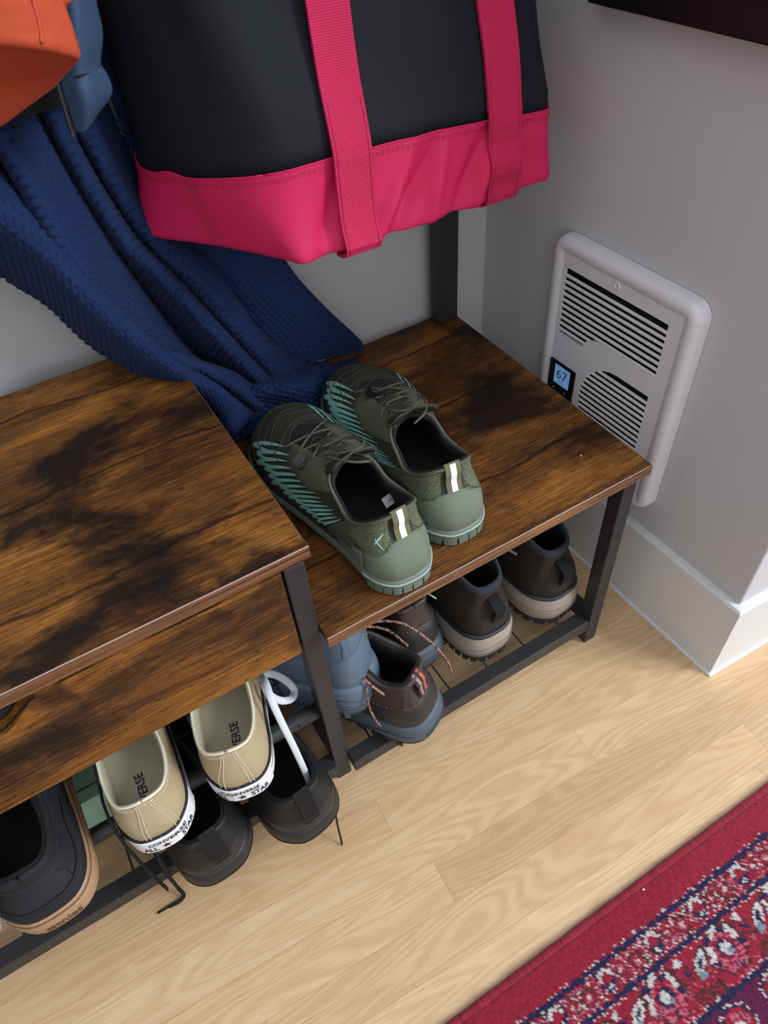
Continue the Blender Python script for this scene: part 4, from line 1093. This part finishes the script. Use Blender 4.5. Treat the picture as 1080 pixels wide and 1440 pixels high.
OPEN_HIKE = [(0, 0, .022, .098), (.08, .019, .026, .097), (.18, .026, .052, .092), (.30, .024, .076, .098), (.41, .018, .098, .106), (.5, 0, .108, .106),
             (.59, -.018, .098, .106), (.70, -.024, .076, .098), (.82, -.026, .052, .092), (.92, -.019, .026, .097)]
def hiker(name, loc, yaw, pitch, roll, left, label, up_m, low_m, mid_m, out_m, group=None, extra=True, L=1.0, opening=None, oz=1.25, Wd=1.2, sh=.030, hh=.046, tab=True, step=0.0):
    s = Shoe(name, label, loc, yaw, pitch, roll, left=left, group=group, sole_h=sh, heel_h=hh, spring=.012, inset=.004, outline=chunky(Wd, .95), L=L, opening=opening or OPEN_HIKE, cat='boot', oz=oz,
             h1=[(0, .040), (.15, .038), (.3, .036), (.42, .036), (.5, .036), (.58, .036), (.7, .036), (.85, .038)],
             p2=[(0, -.20, -.030), (.15, 0, -.030), (.3, .1, -.028), (.42, .35, -.025), (.5, .40, -.034), (.58, .35, -.025), (.7, .1, -.028), (.85, 0, -.030)])
    ms = s.sole('midsole', mid_m, [(.24, -.001), (.30, .002), (.5, .0045), (.75, .003 + step), (.92, .001 + step), (1.0, -.001 + step), (1.02, -.006)])
    dk = simple('midsole_line', rgb(44, 52, 62), 0.7)
    for w_ in (.40, .50, .60): tube('midsole_line', s.sole_pt(np.linspace(-.045, .045, 20) + .0, w_, .0044), .0005, dk, ms, k=5)
    for sg in (1, -1):
        tube('midsole_line', s.sole_pt(sg * np.linspace(.07, .34, 50), .62 + .14 * np.sin(np.linspace(0, 7, 50)), .0040), .0007, dk, ms, k=5)
        tube('midsole_line', s.sole_pt(sg * np.linspace(.10, .34, 50), .42 + .10 * np.sin(np.linspace(1, 7, 50)), .0040), .0007, dk, ms, k=5)
    so = s.sole('outsole', out_m, [(0, -.005), (.03, -.001), (.2, .0015), (.27, .0015)])
    for i in range(30):
        uc = (i - 14.5) / 30
        if abs(uc) > .09: s.lug(uc - .009, uc + .009, .0, .30 if i % 2 else .22, .0008, .0022, out_m, so)
    s.upper('upper', up_m); s.lining(m_blackf, m_blackf, .008, 1.1, roll=.004)
    s.patch('rand', low_m, -.36, .36, 0.0, lambda a: .40 + .08 * math.sin(a * PI), .0018, 60, 8)
    s.stitch([(-.33, .44), (-.2, .47), (0, .50), (.2, .47), (.33, .44)], m_sp_lace if extra else low_m, 70, .0004, .0016)
    s.patch('heel_overlay', up_m, -.075, .075, .46, lambda a: .90 - .05 * math.cos(a * 2 * PI), .0014, 20, 8)
    s.cord('overlay_seam', [(-.10, .5), (-.095, .7), (-.12, .9)], .0006, low_m, .0008, 16); s.cord('overlay_seam', [(.10, .5), (.095, .7), (.12, .9)], .0006, low_m, .0008, 16)
    Tt = s.up(np.linspace(0, 1, 90), 1.0); tube('collar_binding', np.vstack([Tt, Tt[:1]]), .0036, up_m, s.root, k=8)
    s.tongue(up_m, .185, .100, .050, .024)
    if extra:
        if tab: s.loop_tab('heel_tab', m_stripe, .52, .97, .020, .006, .002, out=.006)
        s.laces(m_sp_lace, 4, .05, .0017, off=.006)
    return s
HG = 'pair of dark brown hiking boots'
s = hiker('hiking_boot', (-.3060, -.0130, .0575), 30, 0, -4, True, 'dark brown hiking boot with grey sole, its heel hanging over the bottom rail', m_choc, m_choc2, m_bluegrey, m_out_bl, HG)
rim = [(.034, .050, .112), (.036, .078, .126), (.022, .098, .140), (.006, .088, .150), (-.008, .096, .150), (-.022, .090, .142), (-.033, .068, .128), (-.034, .046, .112)]
tube('lace', rim, .0017, m_sp_lace, s.root, k=6, n=60)
tube('lace', [(-.004, .108, .142), (.026, .092, .148), (.044, .060, .142), (.052, .030, .110), (.056, .010, .070), (.056, .004, .040)], .0017, m_sp_lace, s.root, k=6, n=40)
tube('lace', [(-.033, .068, .126), (-.046, .062, .095), (-.049, .055, .066), (-.048, .050, .050)], .0015, m_sp_lace, s.root, k=6, n=20)
s = hiker('hiking_boot', (-.2740, .0620, ZB), 2, 0, 0, False, 'dark brown hiking boot standing between its fallen mate and the brown suede boots', m_choc, m_choc2, m_bluegrey, m_out_bl, HG, tab=False)
tube('lace', [(-.012, .110, .118), (-.004, .080, .140), (.010, .045, .138), (.022, .028, .130)], .0015, m_sp_lace, s.root, k=6, n=24)
tube('lace', [(.004, .112, .118), (.014, .085, .132), (.018, .060, .118), (.016, .050, .098)], .0015, m_sp_lace, s.root, k=6, n=24)
tube('lace', [(-.016, .110, .116), (-.020, .080, .126), (-.022, .062, .112), (-.018, .055, .094)], .0015, m_sp_lace, s.root, k=6, n=24)
tube('lace_tip', [(.022, .028, .130), (.030, .014, .124)], .0011, m_silver, s.root, k=6)
m_gb = simple('blue_grey_rubber', rgb(86, 102, 120), 0.55, 500, 0.12, 0.0004, 0.06, 60); m_gb2 = simple('slate_rubber', rgb(74, 86, 98), 0.6, 400, 0.1)
hiker('grey_boot', (-.3600, .0400, .1140), 44, 0, 0, True, 'blue grey boot with a grey sole, lying on top of the dark hiking boot', m_gb, m_gb, m_gb, m_gb2, None, False, .80, sh=.050, hh=.060, Wd=1.08, oz=1.75, step=.001)

# ---- box on the bottom shelf
bx = empty('storage_box', (-.700, .21, .0562), (0, 0, 0), 'mint green shoe box on the bottom wire shelf behind the canvas sneakers', 'box')
m_mint = simple('mint_card', rgb(142, 178, 156), 0.7)
box('body', -.040, .040, -.11, .12, 0, .058, m_mint, bx, .001); box('lid', -.0415, .0415, -.1115, .1215, .044, .066, m_mint, bx, .001)
# ---------------------------------------------------------------- tote bag
m_bag_navy = weave('navy_bag_canvas', rgb(15, 19, 30), 9000, 9000, 0.7, 0.3, 0.0003, 0.08)
m_bag_red = weave('red_bag_twill', rgb(212, 34, 92), 4200, 0, 0.6, 0.5, 0.0005, 0.07, diag=0.9)
m_strap = weave('red_webbing', rgb(212, 34, 90), 0.001, 3400, 0.65, 0.8, 0.0008, 0.16)
m_bag_th = simple('red_thread', rgb(168, 26, 58), 0.7)
m_bag_pipe = simple('grey_thread_edge', rgb(120, 110, 112), 0.7)
K_U = [0, .03, .15, .27, .30, .40, .50, .65, .80, .87, .93, .97]
K_BOT = [(-.303, .199), (-.284, .198), (-.16, .196), (-.036, .199), (-.016, .203), (.035, .30), (.015, .375), (-.18, .382), (-.375, .384), (-.404, .352), (-.352, .280), (-.314, .218)]
K_SEAM = [(-.316, .224), (-.290, .212), (-.16, .201), (-.045, .201), (-.024, .207), (.028, .30), (.012, .370), (-.18, .378), (-.36, .376), (-.387, .345), (-.366, .288), (-.340, .248)]
K_T1 = [(-.335, .262), (-.308, .250), (-.17, .232), (-.06, .236), (-.036, .244), (.008, .30), (0, .355), (-.18, .366), (-.36, .366), (-.386, .345), (-.372, .310), (-.352, .283)]
K_T2 = [(-.362, .318), (-.33, .312), (-.18, .306), (-.05, .308), (-.02, .312), (.0, .33), (-.01, .348), (-.18, .352), (-.36, .350), (-.392, .340), (-.388, .332), (-.376, .324)]
ZK = [.596, .677, .80, .97]
SK = [pspline([(u, *p) for u, p in zip(K_U, K)]) for K in (K_BOT, K_SEAM, K_T1, K_T2)]
def bag_ring(u, z):
    i = min(max(np.searchsorted(ZK, z, side='right') - 1, 0), 2); t = (z - ZK[i]) / (ZK[i + 1] - ZK[i]); t = min(max(t, 0), 1)
    if i == 0: t = 1 - (1 - t) ** 1.6
    p = SK[i](u) * (1 - t) + SK[i + 1](u) * t
    p = p.copy()
    # soft pull creases radiating from the strap ends and slack of the cloth
    x = p[:, 0]; fr = np.exp(-((p[:, 1] - .21) / .05) ** 2)
    k = (z - .596) / .081
    cre = 0; big = 2.2
    for cx, sl, w_, amp in ((-.270, .030, .010, .0045), (-.212, .050, .008, -.0050), (-.190, .060, .010, .0050), (-.160, .020, .007, -.0035), (-.125, .045, .009, .0045), (-.105, .030, .006, -.004), (-.055, -.02, .009, .0025)):
        cre = cre + big * amp * np.exp(-((x - cx - sl * (k - .3)) / w_) ** 2)
    p[:, 1] += cre * fr * max(0.0, 1 - abs(k - .35) / .75) + .004 * np.sin(x * 34 + z * 21) * fr * (z > .677) * min(1, (z - .677) / .05)
    return p
BO = Vector((-.18, .30, .596))
tote = empty('tote_bag', BO, (0, 0, 0), 'large navy tote bag with pinkish red base and red webbing straps', 'bag')
uu = np.concatenate([np.linspace(-.06, .06, 22, endpoint=False), np.linspace(.06, .27, 70, endpoint=False), np.linspace(.27, .33, 10, endpoint=False), np.linspace(.33, .94, 50, endpoint=False)]) % 1.0
NB = len(uu)
arc = np.concatenate([[0], np.cumsum(np.linalg.norm(np.diff(SK[1](uu), axis=0), axis=1))])
def seam_z(u):                                     # the band is a little lower round the side
    return .676 - .012 * np.exp(-((((u + .5) % 1) - .5 - .30) / .10) ** 2) - .016 * np.exp(-((((u + .5) % 1) - .5 + .10) / .09) ** 2) + .004 * np.exp(-((((u + .5) % 1) - .5 + .085) / .012) ** 2)
def bag_rows(kind):
    V = []; UV = []
    if kind == 'band': hs_ = np.concatenate([[0, .02, .06], np.linspace(.12, 1, 14)])
    else: hs_ = np.linspace(0, 1, 22)
    for h in hs_:
        if kind == 'band': zz = .596 + (seam_z(uu) - .596) * h
        else: zz = seam_z(uu) - .002 + (.97 - seam_z(uu)) * h
        R = np.array([bag_ring(uu[i:i + 1], zz[i])[0] for i in range(NB)])
        d = np.gradient(R, axis=0); n = np.stack([d[:, 1], -d[:, 0]], -1); n /= np.linalg.norm(n, axis=1)[:, None]
        o = .0012 if kind == 'band' else 0.0
        if kind == 'band' and h < .05: o = .0012 - .002 * (1 - h / .05)
        q = R + n * o
        V += [(a[0] - BO.x, a[1] - BO.y, z - BO.z) for a, z in zip(q, zz)]; UV += [(s_, z) for s_, z in zip(arc, zz)]
    return V, UV, len(hs_)
V, UV, nr = bag_rows('band'); F = grid_faces(nr, NB, wrap=True)
# underside, sagging slightly
c0 = len(V); ring0 = np.array(V[:NB]); cen = ring0.mean(0)
for k, dz in ((.6, -.006), (.2, -.009)):
    V += [tuple(cen + (p - cen) * k + np.array([0, 0, dz])) for p in ring0]; UV += [(s_, .5 + k * .1) for s_ in arc]
F += grid_faces(2, NB, wrap=True, off=c0, flip=True) + [(j, c0 + j, c0 + (j + 1) % NB, (j + 1) % NB) for j in range(NB)] + [tuple(c0 + NB + j for j in range(NB))[::-1]]
band = mesh('base_band', V, F, m_bag_red, tote, uv=UV); band['label'] = 'pinkish red twill base band'
V, UV, nr = bag_rows('body'); body = mesh('bag_body', V, grid_faces(nr, NB, wrap=True), m_bag_navy, tote, uv=UV); body['label'] = 'dark navy canvas body'
so = body.modifiers.new('thick', 'SOLIDIFY'); so.thickness = .0015; so.offset = -1
# hem edge of the band and two rows of stitching
def around(u, dz, out):
    P = []
    for a in u:
        z = seam_z(a) + dz; e = bag_ring(np.array([a - .003, a, a + .003]) % 1.0, z); d = e[2] - e[0]; n = np.array([d[1], -d[0]]); n /= np.linalg.norm(n)
        P.append((*(e[1] + n * out - np.array([BO.x, BO.y])), z - BO.z))
    return np.array(P)
tube('band_edge', around(np.linspace(0, 1, 160), -.0005, .0012), .0009, m_bag_red, band, k=5)
for dz in (-.0055, -.0075):
    Q = around(np.linspace(-.20, .34, 481), dz, .0016); parts = [tubeVF(Q[i * 4:i * 4 + 3], .00042, 4) for i in range(120)]
    Vv, Ff = join(parts); mesh('stitching', Vv, Ff, m_bag_th, band, smooth=False)
# straps
UD = np.linspace(-.02, .31, 240)
def front_y(x, z):
    p = bag_ring(UD % 1.0, z); o = np.argsort(p[:, 0]); return np.interp(x, p[o, 0], p[o, 1])
def strap(xb, xt, name='strap'):
    zs = np.linspace(.600, .968, 46); P = []
    for z in zs:
        x = xb + (xt - xb) * (z - .596) / .2 if z < .796 else xt; 
        yy = min(front_y(x - .017, z), front_y(x + .017, z), front_y(x, z))
        P.append((x, yy - .0036, z))
    a = P[0]; P = [(a[0], a[1] + .022, .5885), (a[0], a[1] + .010, .5905), (a[0], a[1] + .002, .5945)] + P
    return np.array(P)
SL, SR = strap(-.2445, -.2360), strap(-.0830, -.0850)
arch_l = catmull([SL[-1], (-.236, .325, 1.06), (-.214, .352, 1.16), (-.172, .3600, 1.226), (-.158, .3600, 1.2285), (-.142, .3600, 1.226), (-.104, .352, 1.16), (-.085, .325, 1.06), SR[-1]], 70)[1:-1]
path = np.vstack([SL, arch_l, SR[::-1]])
def ribbon(name, path, wd, th, mat, parent, wdir=(1, 0, 0)):
    T = np.gradient(path, axis=0); V = []; UV = []; L = 0
    for i in range(len(path)):
        t = T[i] / np.linalg.norm(T[i]); s = np.array(wdir, float)
        if abs(t[0]) > .3: 
            s = np.cross(t, np.array([0, -1.0, 0.0])); s = s if s[0] > 0 or abs(s[2]) > .3 else -s
        s = s - t * np.dot(s, t); s /= np.linalg.norm(s)
        n = np.cross(s, t)
        if i: L += np.linalg.norm(path[i] - path[i - 1])
        for a, b in ((-1, -1), (1, -1), (1, 1), (-1, 1)): V.append(path[i] + s * a * wd / 2 + n * b * th / 2 - np.array(BO)); UV.append((a * wd / 2 + b * .001, L))
    return mesh(name, V, grid_faces(len(path), 4, wrap=True) + [(3, 2, 1, 0), tuple((len(path) - 1) * 4 + k for k in range(4))], mat, parent, smooth=False, uv=UV)
for nm, P in (('strap', SL), ('strap', SR)): ribbon(nm, P, .037, .0030, m_strap, tote)
ribbon('strap_handle', np.vstack([SL[-1:], arch_l, SR[-1:]]), .030, .0030, m_strap, tote)
for P in (SL, SR):
    for sx in (-1, 1):
        tube('strap_stitch', [tuple(q + np.array([sx * .0155, -.0018, 0]) - np.array(BO)) for q in P[1:18]], .0004, m_bag_th, tote, k=4)

# hooks of the hall tree
def hook(x, z):
    P = [(x + .2, .383 - .2, z + .03), (x + .2, .383 - .2, z + .0), (x + .2, .372 - .2, z - .012), (x + .2, .355 - .2, z - .010), (x + .2, .346 - .2, z + .006), (x + .2, .344 - .2, z + .016)]
    tube('hook', P, .0042, m_steel, tree, k=8, n=24)
for x in (-.158, -.37, -.50, -.62, -.80): hook(x, 1.232)

# ---------------------------------------------------------------- blue waffle robe
def robe():
    RO = np.array([-.36, .36, ZL])
    root = empty('waffle_robe', RO, (0, 0, 0), 'blue waffle-knit robe hanging in folds down onto the lower seat', 'robe')
    t = NT('blue_waffle'); tc = t.n('ShaderNodeTexCoord'); n = t.noise(t.coords('Object'), 700, 4)
    t.col(t.mix(t.math('MULTIPLY', n, 0.5), rgb(32, 48, 88), rgb(18, 28, 56))); t.bump(n, 0.5, 0.0008); t.set(0.95, 0.1, sheen=0.03); mt = t.m
    LINES = [  # pixels of a fold line, top to bottom, then how far it stands behind (+) or before (-) the mean plane
        ([(-70, 250), (-60, 330), (0, 380), (70, 426), (134, 485), (210, 529), (268, 556), (300, 582), (326, 614)], .040),
        ([(-75, 190), (-55, 280), (5, 335), (68, 385), (128, 447), (200, 500), (262, 538), (306, 566), (332, 606)], -.004),
        ([(-80, 150), (-50, 240), (0, 290), (60, 345), (118, 408), (188, 468), (256, 522), (314, 556), (340, 598)], -.018),
        ([(-70, 120), (-40, 205), (8, 258), (60, 320), (108, 378), (158, 436), (214, 490), (300, 545), (348, 588)], .000),
        ([(-60, 90), (-30, 180), (8, 235), (54, 300), (104, 368), (152, 430), (208, 484), (305, 536), (356, 578)], .055),
        ([(-55, 70), (-35, 150), (0, 195), (40, 272), (92, 366), (138, 430), (198, 482), (308, 530), (364, 572)], -.020),
        ([(-40, 40), (-10, 130), (28, 190), (72, 272), (120, 350), (168, 418), (226, 490), (318, 529), (369, 570)], -.014),
        ([(-20, 20), (15, 110), (60, 190), (108, 275), (154, 352), (204, 430), (258, 502), (330, 531), (374, 568)], .004),
        ([(0, 20), (35, 110), (84, 214), (130, 300), (175, 376), (230, 446), (292, 512), (344, 534), (381, 566)], .060),
        ([(15, 20), (50, 110), (98, 212), (140, 285), (182, 346), (240, 402), (306, 472), (358, 526), (392, 562)], -.018),
        ([(28, 20), (65, 110), (116, 214), (160, 288), (200, 344), (256, 402), (318, 470), (367, 520), (400, 558)], .016),
        ([(40, 20), (80, 110), (134, 212), (178, 288), (218, 340), (274, 392), (334, 462), (378, 512), (412, 552)], -.016),
        ([(55, 20), (100, 110), (152, 212), (196, 290), (240, 336), (294, 382), (346, 452), (390, 506), (428, 542)], -.006),
        ([(75, 20), (125, 110), (180, 220), (224, 300), (260, 345), (304, 388), (354, 462), (398, 496), (448, 524)], .040),
    ]
    nl = len(LINES); ns = 9; G = np.zeros((nl, ns, 3))
    for i, (px, d) in enumerate(LINES):
        f = i / (nl - 1)
        b0 = .305 + .078 * f ** 1.5; base = [b0, b0, b0, b0, b0, .308 + .06 * f, .318 + .04 * f, .312 + .05 * f, .300 + .078 * f]
        for j, (a, b) in enumerate(px):
            k = d * (1.0 if j < 5 else (.8, .6, .35, .2)[j - 5])
            G[i, j] = on_y(a, b, min(base[j] + k * 1.35, .396))
            if j == ns - 1: G[i, j, 2] = max(G[i, j, 2], ZL + .004)
    def waffled(name, G, nu, nv, pitch, amp, parent, cell=(1, 1)):
        nl, ns, _ = G.shape
        A = np.stack([catmull(G[i], nv) for i in range(nl)])                    # along
        B = np.stack([catmull(A[:, j], nu) for j in range(nv)], axis=1)         # across -> (nu, nv, 3)
        du = np.linalg.norm(np.diff(B, axis=0), axis=2).mean(1); dv = np.linalg.norm(np.diff(B, axis=1), axis=2).mean(0)
        U = np.concatenate([np.zeros((1, nv)), np.cumsum(np.linalg.norm(np.diff(B, axis=0), axis=2), axis=0)]); Vv = np.concatenate([np.zeros((nu, 1)), np.cumsum(np.linalg.norm(np.diff(B, axis=1), axis=2), axis=1)], axis=1)
        U = U - U[nu // 2]; Vv = Vv - Vv[:, nv // 2][:, None]
        nn = np.cross(np.gradient(B, axis=0), np.gradient(B, axis=1)); nn /= np.linalg.norm(nn, axis=2)[..., None] + 1e-12
        if (nn * (Cn - B)).sum(2).mean() < 0: nn = -nn
        cu = np.abs(np.cos(PI * U / pitch * cell[0])) ** 4; cv = np.abs(np.cos(PI * Vv / pitch * cell[1])) ** 4
        h = np.maximum(cu, cv) * amp
        B = B + nn * h[..., None]
        B[..., 2] = np.maximum(B[..., 2], ZL + .0006)
        V = (B - RO).reshape(-1, 3); ii, jj = np.meshgrid(np.arange(nu - 1), np.arange(nv - 1), indexing='ij'); a = (ii * nv + jj).ravel()
        F = np.stack([a, a + nv, a + nv + 1, a + 1], -1)
        me = bpy.data.meshes.new(name); me.vertices.add(len(V)); me.vertices.foreach_set('co', V.ravel())
        me.loops.add(len(F) * 4); me.loops.foreach_set('vertex_index', F.ravel().astype(np.int32))
        me.polygons.add(len(F)); me.polygons.foreach_set('loop_start', np.arange(0, len(F) * 4, 4, dtype=np.int32)); me.polygons.foreach_set('use_smooth', np.ones(len(F), bool))
        me.update(calc_edges=True)
        o = link(name, me, mt, parent); md = o.modifiers.new('thick', 'SOLIDIFY'); md.thickness = .003; md.offset = -1
        return o
    # finer sampling where it shows; fold lines carried well above the frame first
    waffled('draped_folds', G, 440, 430, .0088, .0034, root)
    # flat panel hanging behind, its side hem slanting down to the seat
    P = [[(120, -60), (150, 120), (200, 245), (262, 345), (318, 415), (362, 478), (392, 508)],
         [(165, -60), (190, 120), (245, 245), (300, 345), (355, 415), (405, 472), (430, 506)],
         [(205, -60), (225, 120), (290, 245), (345, 350), (400, 420), (450, 468), (465, 500)],
         [(240, -60), (255, 120), (325, 245), (388, 366), (443, 430), (490, 474), (500, 492)],
         [(248, -60), (262, 120), (333, 245), (396, 368), (450, 432), (494, 472), (510, 487)]]
    G2 = np.array([[on_y(a, b, y) for (a, b), y in zip(row, yy)] for row, yy in zip(P, [[.388, .388, .386, .385, .385, .385, .383], [.388, .388, .386, .372, .372, .376, .380], [.388, .388, .386, .370, .366, .372, .382], [.390, .390, .388, .374, .372, .382, .392], [.392, .392, .390, .386, .384, .390, .396]])])
    waffled('hem_panel', G2, 150, 320, .0088, .0026, root)
    # extra unseen robe folds left of view, added to shade the back wall
    P5 = [[(-430, 60), (-420, 200), (-400, 360), (-350, 520)], [(-330, 40), (-315, 180), (-290, 320), (-240, 490)], [(-240, 30), (-225, 170), (-190, 290), (-140, 440)], [(-170, 30), (-150, 170), (-115, 270), (-70, 380)], [(-110, 30), (-95, 160), (-80, 235), (-50, 320)]]
    G5 = np.array([[on_y(a, b, y) for a, b in r] for r, y in zip(P5, (.36, .31, .345, .30, .33))])
    waffled('unseen_shade_folds', G5, 150, 150, .0088, .0030, root)
    # heap on the seat behind the toes
    Q = [[(330, 622), (300, 575), (330, 545), (372, 532), (410, 520), (440, 508)],
         [(352, 612), (338, 570), (362, 548), (396, 534), (430, 520), (462, 512)],
         [(380, 590), (380, 566), (398, 550), (424, 540), (452, 528), (474, 520)],
         [(412, 585), (420, 568), (430, 556), (448, 545), (466, 536), (480, 528)],
         [(446, 596), (456, 584), (462, 570), (470, 558), (476, 548), (484, 538)]]
    H = [[.004, .03, .04, .035, .02, .006], [.006, .035, .055, .045, .03, .008], [.006, .030, .05, .05, .03, .008], [.004, .022, .034, .036, .024, .006], [.002, .004, .006, .006, .004, .002]]
    G3 = np.array([[on_z(a, b, ZL + h) for (a, b), h in zip(r, hh)] for r, hh in zip(Q, H)])
    G3[..., 1] = np.minimum(G3[..., 1], .394)
    waffled('heaped_hem', G3, 150, 150, .0088, .0032, root)
    Q = [[(420, 508), (440, 512), (462, 514), (484, 508), (502, 504)], [(418, 518), (440, 520), (464, 522), (486, 518), (503, 510)], [(420, 526), (442, 528), (466, 528), (486, 523), (502, 514)]]
    G4 = np.array([[on_z(a, b, ZL + h) for (a, b), h in zip(r, hh)] for r, hh in zip(Q, [[.012, .012, .008, .006, .004], [.026, .022, .016, .014, .008], [.010, .008, .004, .003, .002]])])
    G4[..., 1] = np.minimum(G4[..., 1], .394)
    waffled('belt_end', G4, 40, 110, .0088, .0022, root)
robe()

# ---------------------------------------------------------------- jackets hanging above
def shell(name, rows, mat, parent, origin, nu=24, nv=40, th=.004, label=None):
    G = np.array(rows); A = np.stack([catmull(G[i], nu) for i in range(len(G))]); B = np.stack([catmull(A[:, j], nv) for j in range(nu)], axis=1)
    o = mesh(name, (B - np.array(origin)).reshape(-1, 3), grid_faces(nv, nu), mat, parent)
    if th: md = o.modifiers.new('thick', 'SOLIDIFY'); md.thickness = th; md.offset = 0
    if label: o['label'] = label
    return o, B
m_steelblue = simple('steel_blue_shell', rgb(50, 70, 98), 0.7, 900, 0.25, 0.0005, 0.08, 40, spec=.25)
m_jblack = simple('black_lining', rgb(10, 11, 15), 0.9, 600, 0.2)
m_orange = simple('orange_fleece', rgb(164, 68, 44), 0.9, 900, 0.35, 0.0008, 0.06, 120, spec=.15)
JO = (-.47, .29, .74)
jk = empty('blue_jacket', JO, (0, 0, 0), 'steel blue zip jacket with black lining hanging beside the orange garment', 'jacket')
rows = [[(-.462, .262, 1.21), (-.44, .25, 1.21), (-.42, .28, 1.21)], [on_y(58, -160, .235), on_y(95, -160, .215), on_y(122, -160, .26)],
        [on_y(76, -10, .232), on_y(104, -10, .205), on_y(131, -10, .25)], [on_y(79, 55, .230), on_y(110, 55, .203), on_y(141, 45, .248)], [on_y(84, 106, .228), on_y(112, 100, .206), on_y(137, 89, .240)],
        [on_y(87, 116, .226), on_y(115, 108, .204), on_y(139, 93, .242)], [on_y(92, 134, .224), on_y(119, 126, .200), on_y(149, 108, .244)], [on_y(100, 161, .224), on_y(123, 150, .204), on_y(154, 130, .246)], [on_y(108, 186, .226), on_y(118, 182, .214), on_y(134, 158, .240)]]
fp, B = shell('front_panel', rows, m_steelblue, jk, JO, 24, 60)
zx = B[8:, 0] - np.array(JO)
tube('zip_tape', zx + np.array([-.003, -.001, 0]), .0034, m_jblack, fp, k=6, flat=.5)
parts = [boxVF(p[0] - .0042, p[0] - .0018, p[1] - .004, p[1] - .0015, p[2] - .0009, p[2] + .0009) for p in catmull(zx, 60)]
Vz, Fz = join(parts); mesh('zip_teeth', Vz, Fz, simple('zip_metal', rgb(58, 66, 80), 0.4), fp, smooth=False)
hem = [B[int(60 * 4.5 / 8), j] - np.array(JO) + np.array([0, -.0032, 0]) for j in range(24)]
tube('hem_seam', hem, .0012, m_jblack, fp, k=5)
V = []; zs = np.linspace(.742, 1.21, 20); na = 40  # black lining, widened and dropped out of view at left to shade the wall
for i, z in enumerate(zs):
    for k in range(na):
        a = 2 * PI * k / na; rx = .150 - .05 * (i / 19) + .006 * math.sin(3 * a + z * 9); ry = .054 - .02 * (i / 19) + .008 * math.sin(4 * a + z * 7)
        V.append((-.552 + rx * math.cos(a) + .045 * (i / 19) - JO[0], .318 + ry * math.sin(a) - JO[1], z + (1 - i / 19) ** 2 * (-.13 * max(0, -math.cos(a) - .25) + .004 * math.sin(3 * a)) - JO[2]))
mesh('lining_shade_body', V, grid_faces(20, na, wrap=True) + [tuple(range(na - 1, -1, -1))], m_jblack, jk)
OO = (-.52, .18, .76)
og = empty('orange_garment', OO, (0, 0, 0), 'orange fleece garment with a turned-under hem, hanging in front of the blue jacket', 'jacket')
rows = []
def orow(pr, y0, dy): return [on_y(a, b, y0 + dy * i) for i, (a, b) in enumerate(pr)]
rows.append([(-.445, .235, 1.20), (-.48, .22, 1.20), (-.53, .22, 1.20), (-.58, .24, 1.20)])
rows.append([on_y(62, -120, .150), on_y(10, -120, .130), on_y(-60, -120, .130), on_y(-140, -120, .150)])
rows.append([on_y(84, -5, .125), on_y(40, -5, .108), on_y(-30, -5, .110), on_y(-120, -5, .130)])
rows.append([on_y(98, 40, .112), on_y(50, 34, .094), on_y(-20, 30, .096), on_y(-120, 25, .120)])
rows.append([on_y(107, 72, .104), on_y(54, 60, .084), on_y(-15, 54, .086), on_y(-120, 50, .110)])
rows.append([on_y(108, 78, .112), on_y(54, 70, .098), on_y(-15, 63, .098), on_y(-120, 60, .120)])
rows.append([on_y(92, 95, .140), on_y(45, 105, .135), on_y(-20, 112, .135), on_y(-120, 110, .150)])
rows.append([on_y(66, 122, .165), on_y(30, 148, .165), on_y(-20, 178, .165), on_y(-120, 190, .180)])
rows.append([on_y(60, 112, .172), on_y(25, 132, .172), on_y(-20, 160, .172), on_y(-120, 170, .190)])
fo_, B = shell('front_panel', rows, m_orange, og, OO, 30, 70, .005)
sm = [B[k, 9] - np.array(OO) + np.array([0, -.0030, .001]) for k in range(10, 36)]
tube('pocket_seam', sm, .0012, simple('orange_thread', rgb(168, 62, 40), 0.9), fo_, k=5)

# ---------------------------------------------------------------- small things
cb = empty('cable', (-.262, .404, .36), (0, 0, 0), 'thin black and white cable pair hanging on the back wall under the tote bag', 'cable')
def cab(px, mat, nm, r):
    P = [on_y(a, b, .402) - np.array((-.262, .404, .36)) for a, b in px]; tube(nm, P, r, mat, cb, k=6, n=30)
cab([(420, 250), (404, 340), (394, 378), (386, 400), (400, 470)], m_black, 'black_wire', .0016)
cab([(414, 250), (396, 340), (384, 374), (376, 395), (390, 470)], m_rubber_w, 'white_wire', .0024)
def speck(name, p, label, r):
    bm = bmesh.new(); bmesh.ops.create_icosphere(bm, subdivisions=1, radius=r)
    for v in bm.verts: v.co *= 0.7 + 0.6 * random.random(); v.co.z = v.co.z * .4 + r * .35
    me = bpy.data.meshes.new(name); bm.to_mesh(me); bm.free()
    o = link(name, me, m_white); o.location = p; tag(o, label, 'lint')
p = on_z(817, 641, ZL); speck('lint', (p[0], p[1], ZL), 'tiny white speck of lint on the lower seat board', .0012)
p = on_z(905, 1251, .0095); speck('lint', (p[0], p[1], .0092), 'tiny white speck of lint on the plain red band of the rug', .0013)
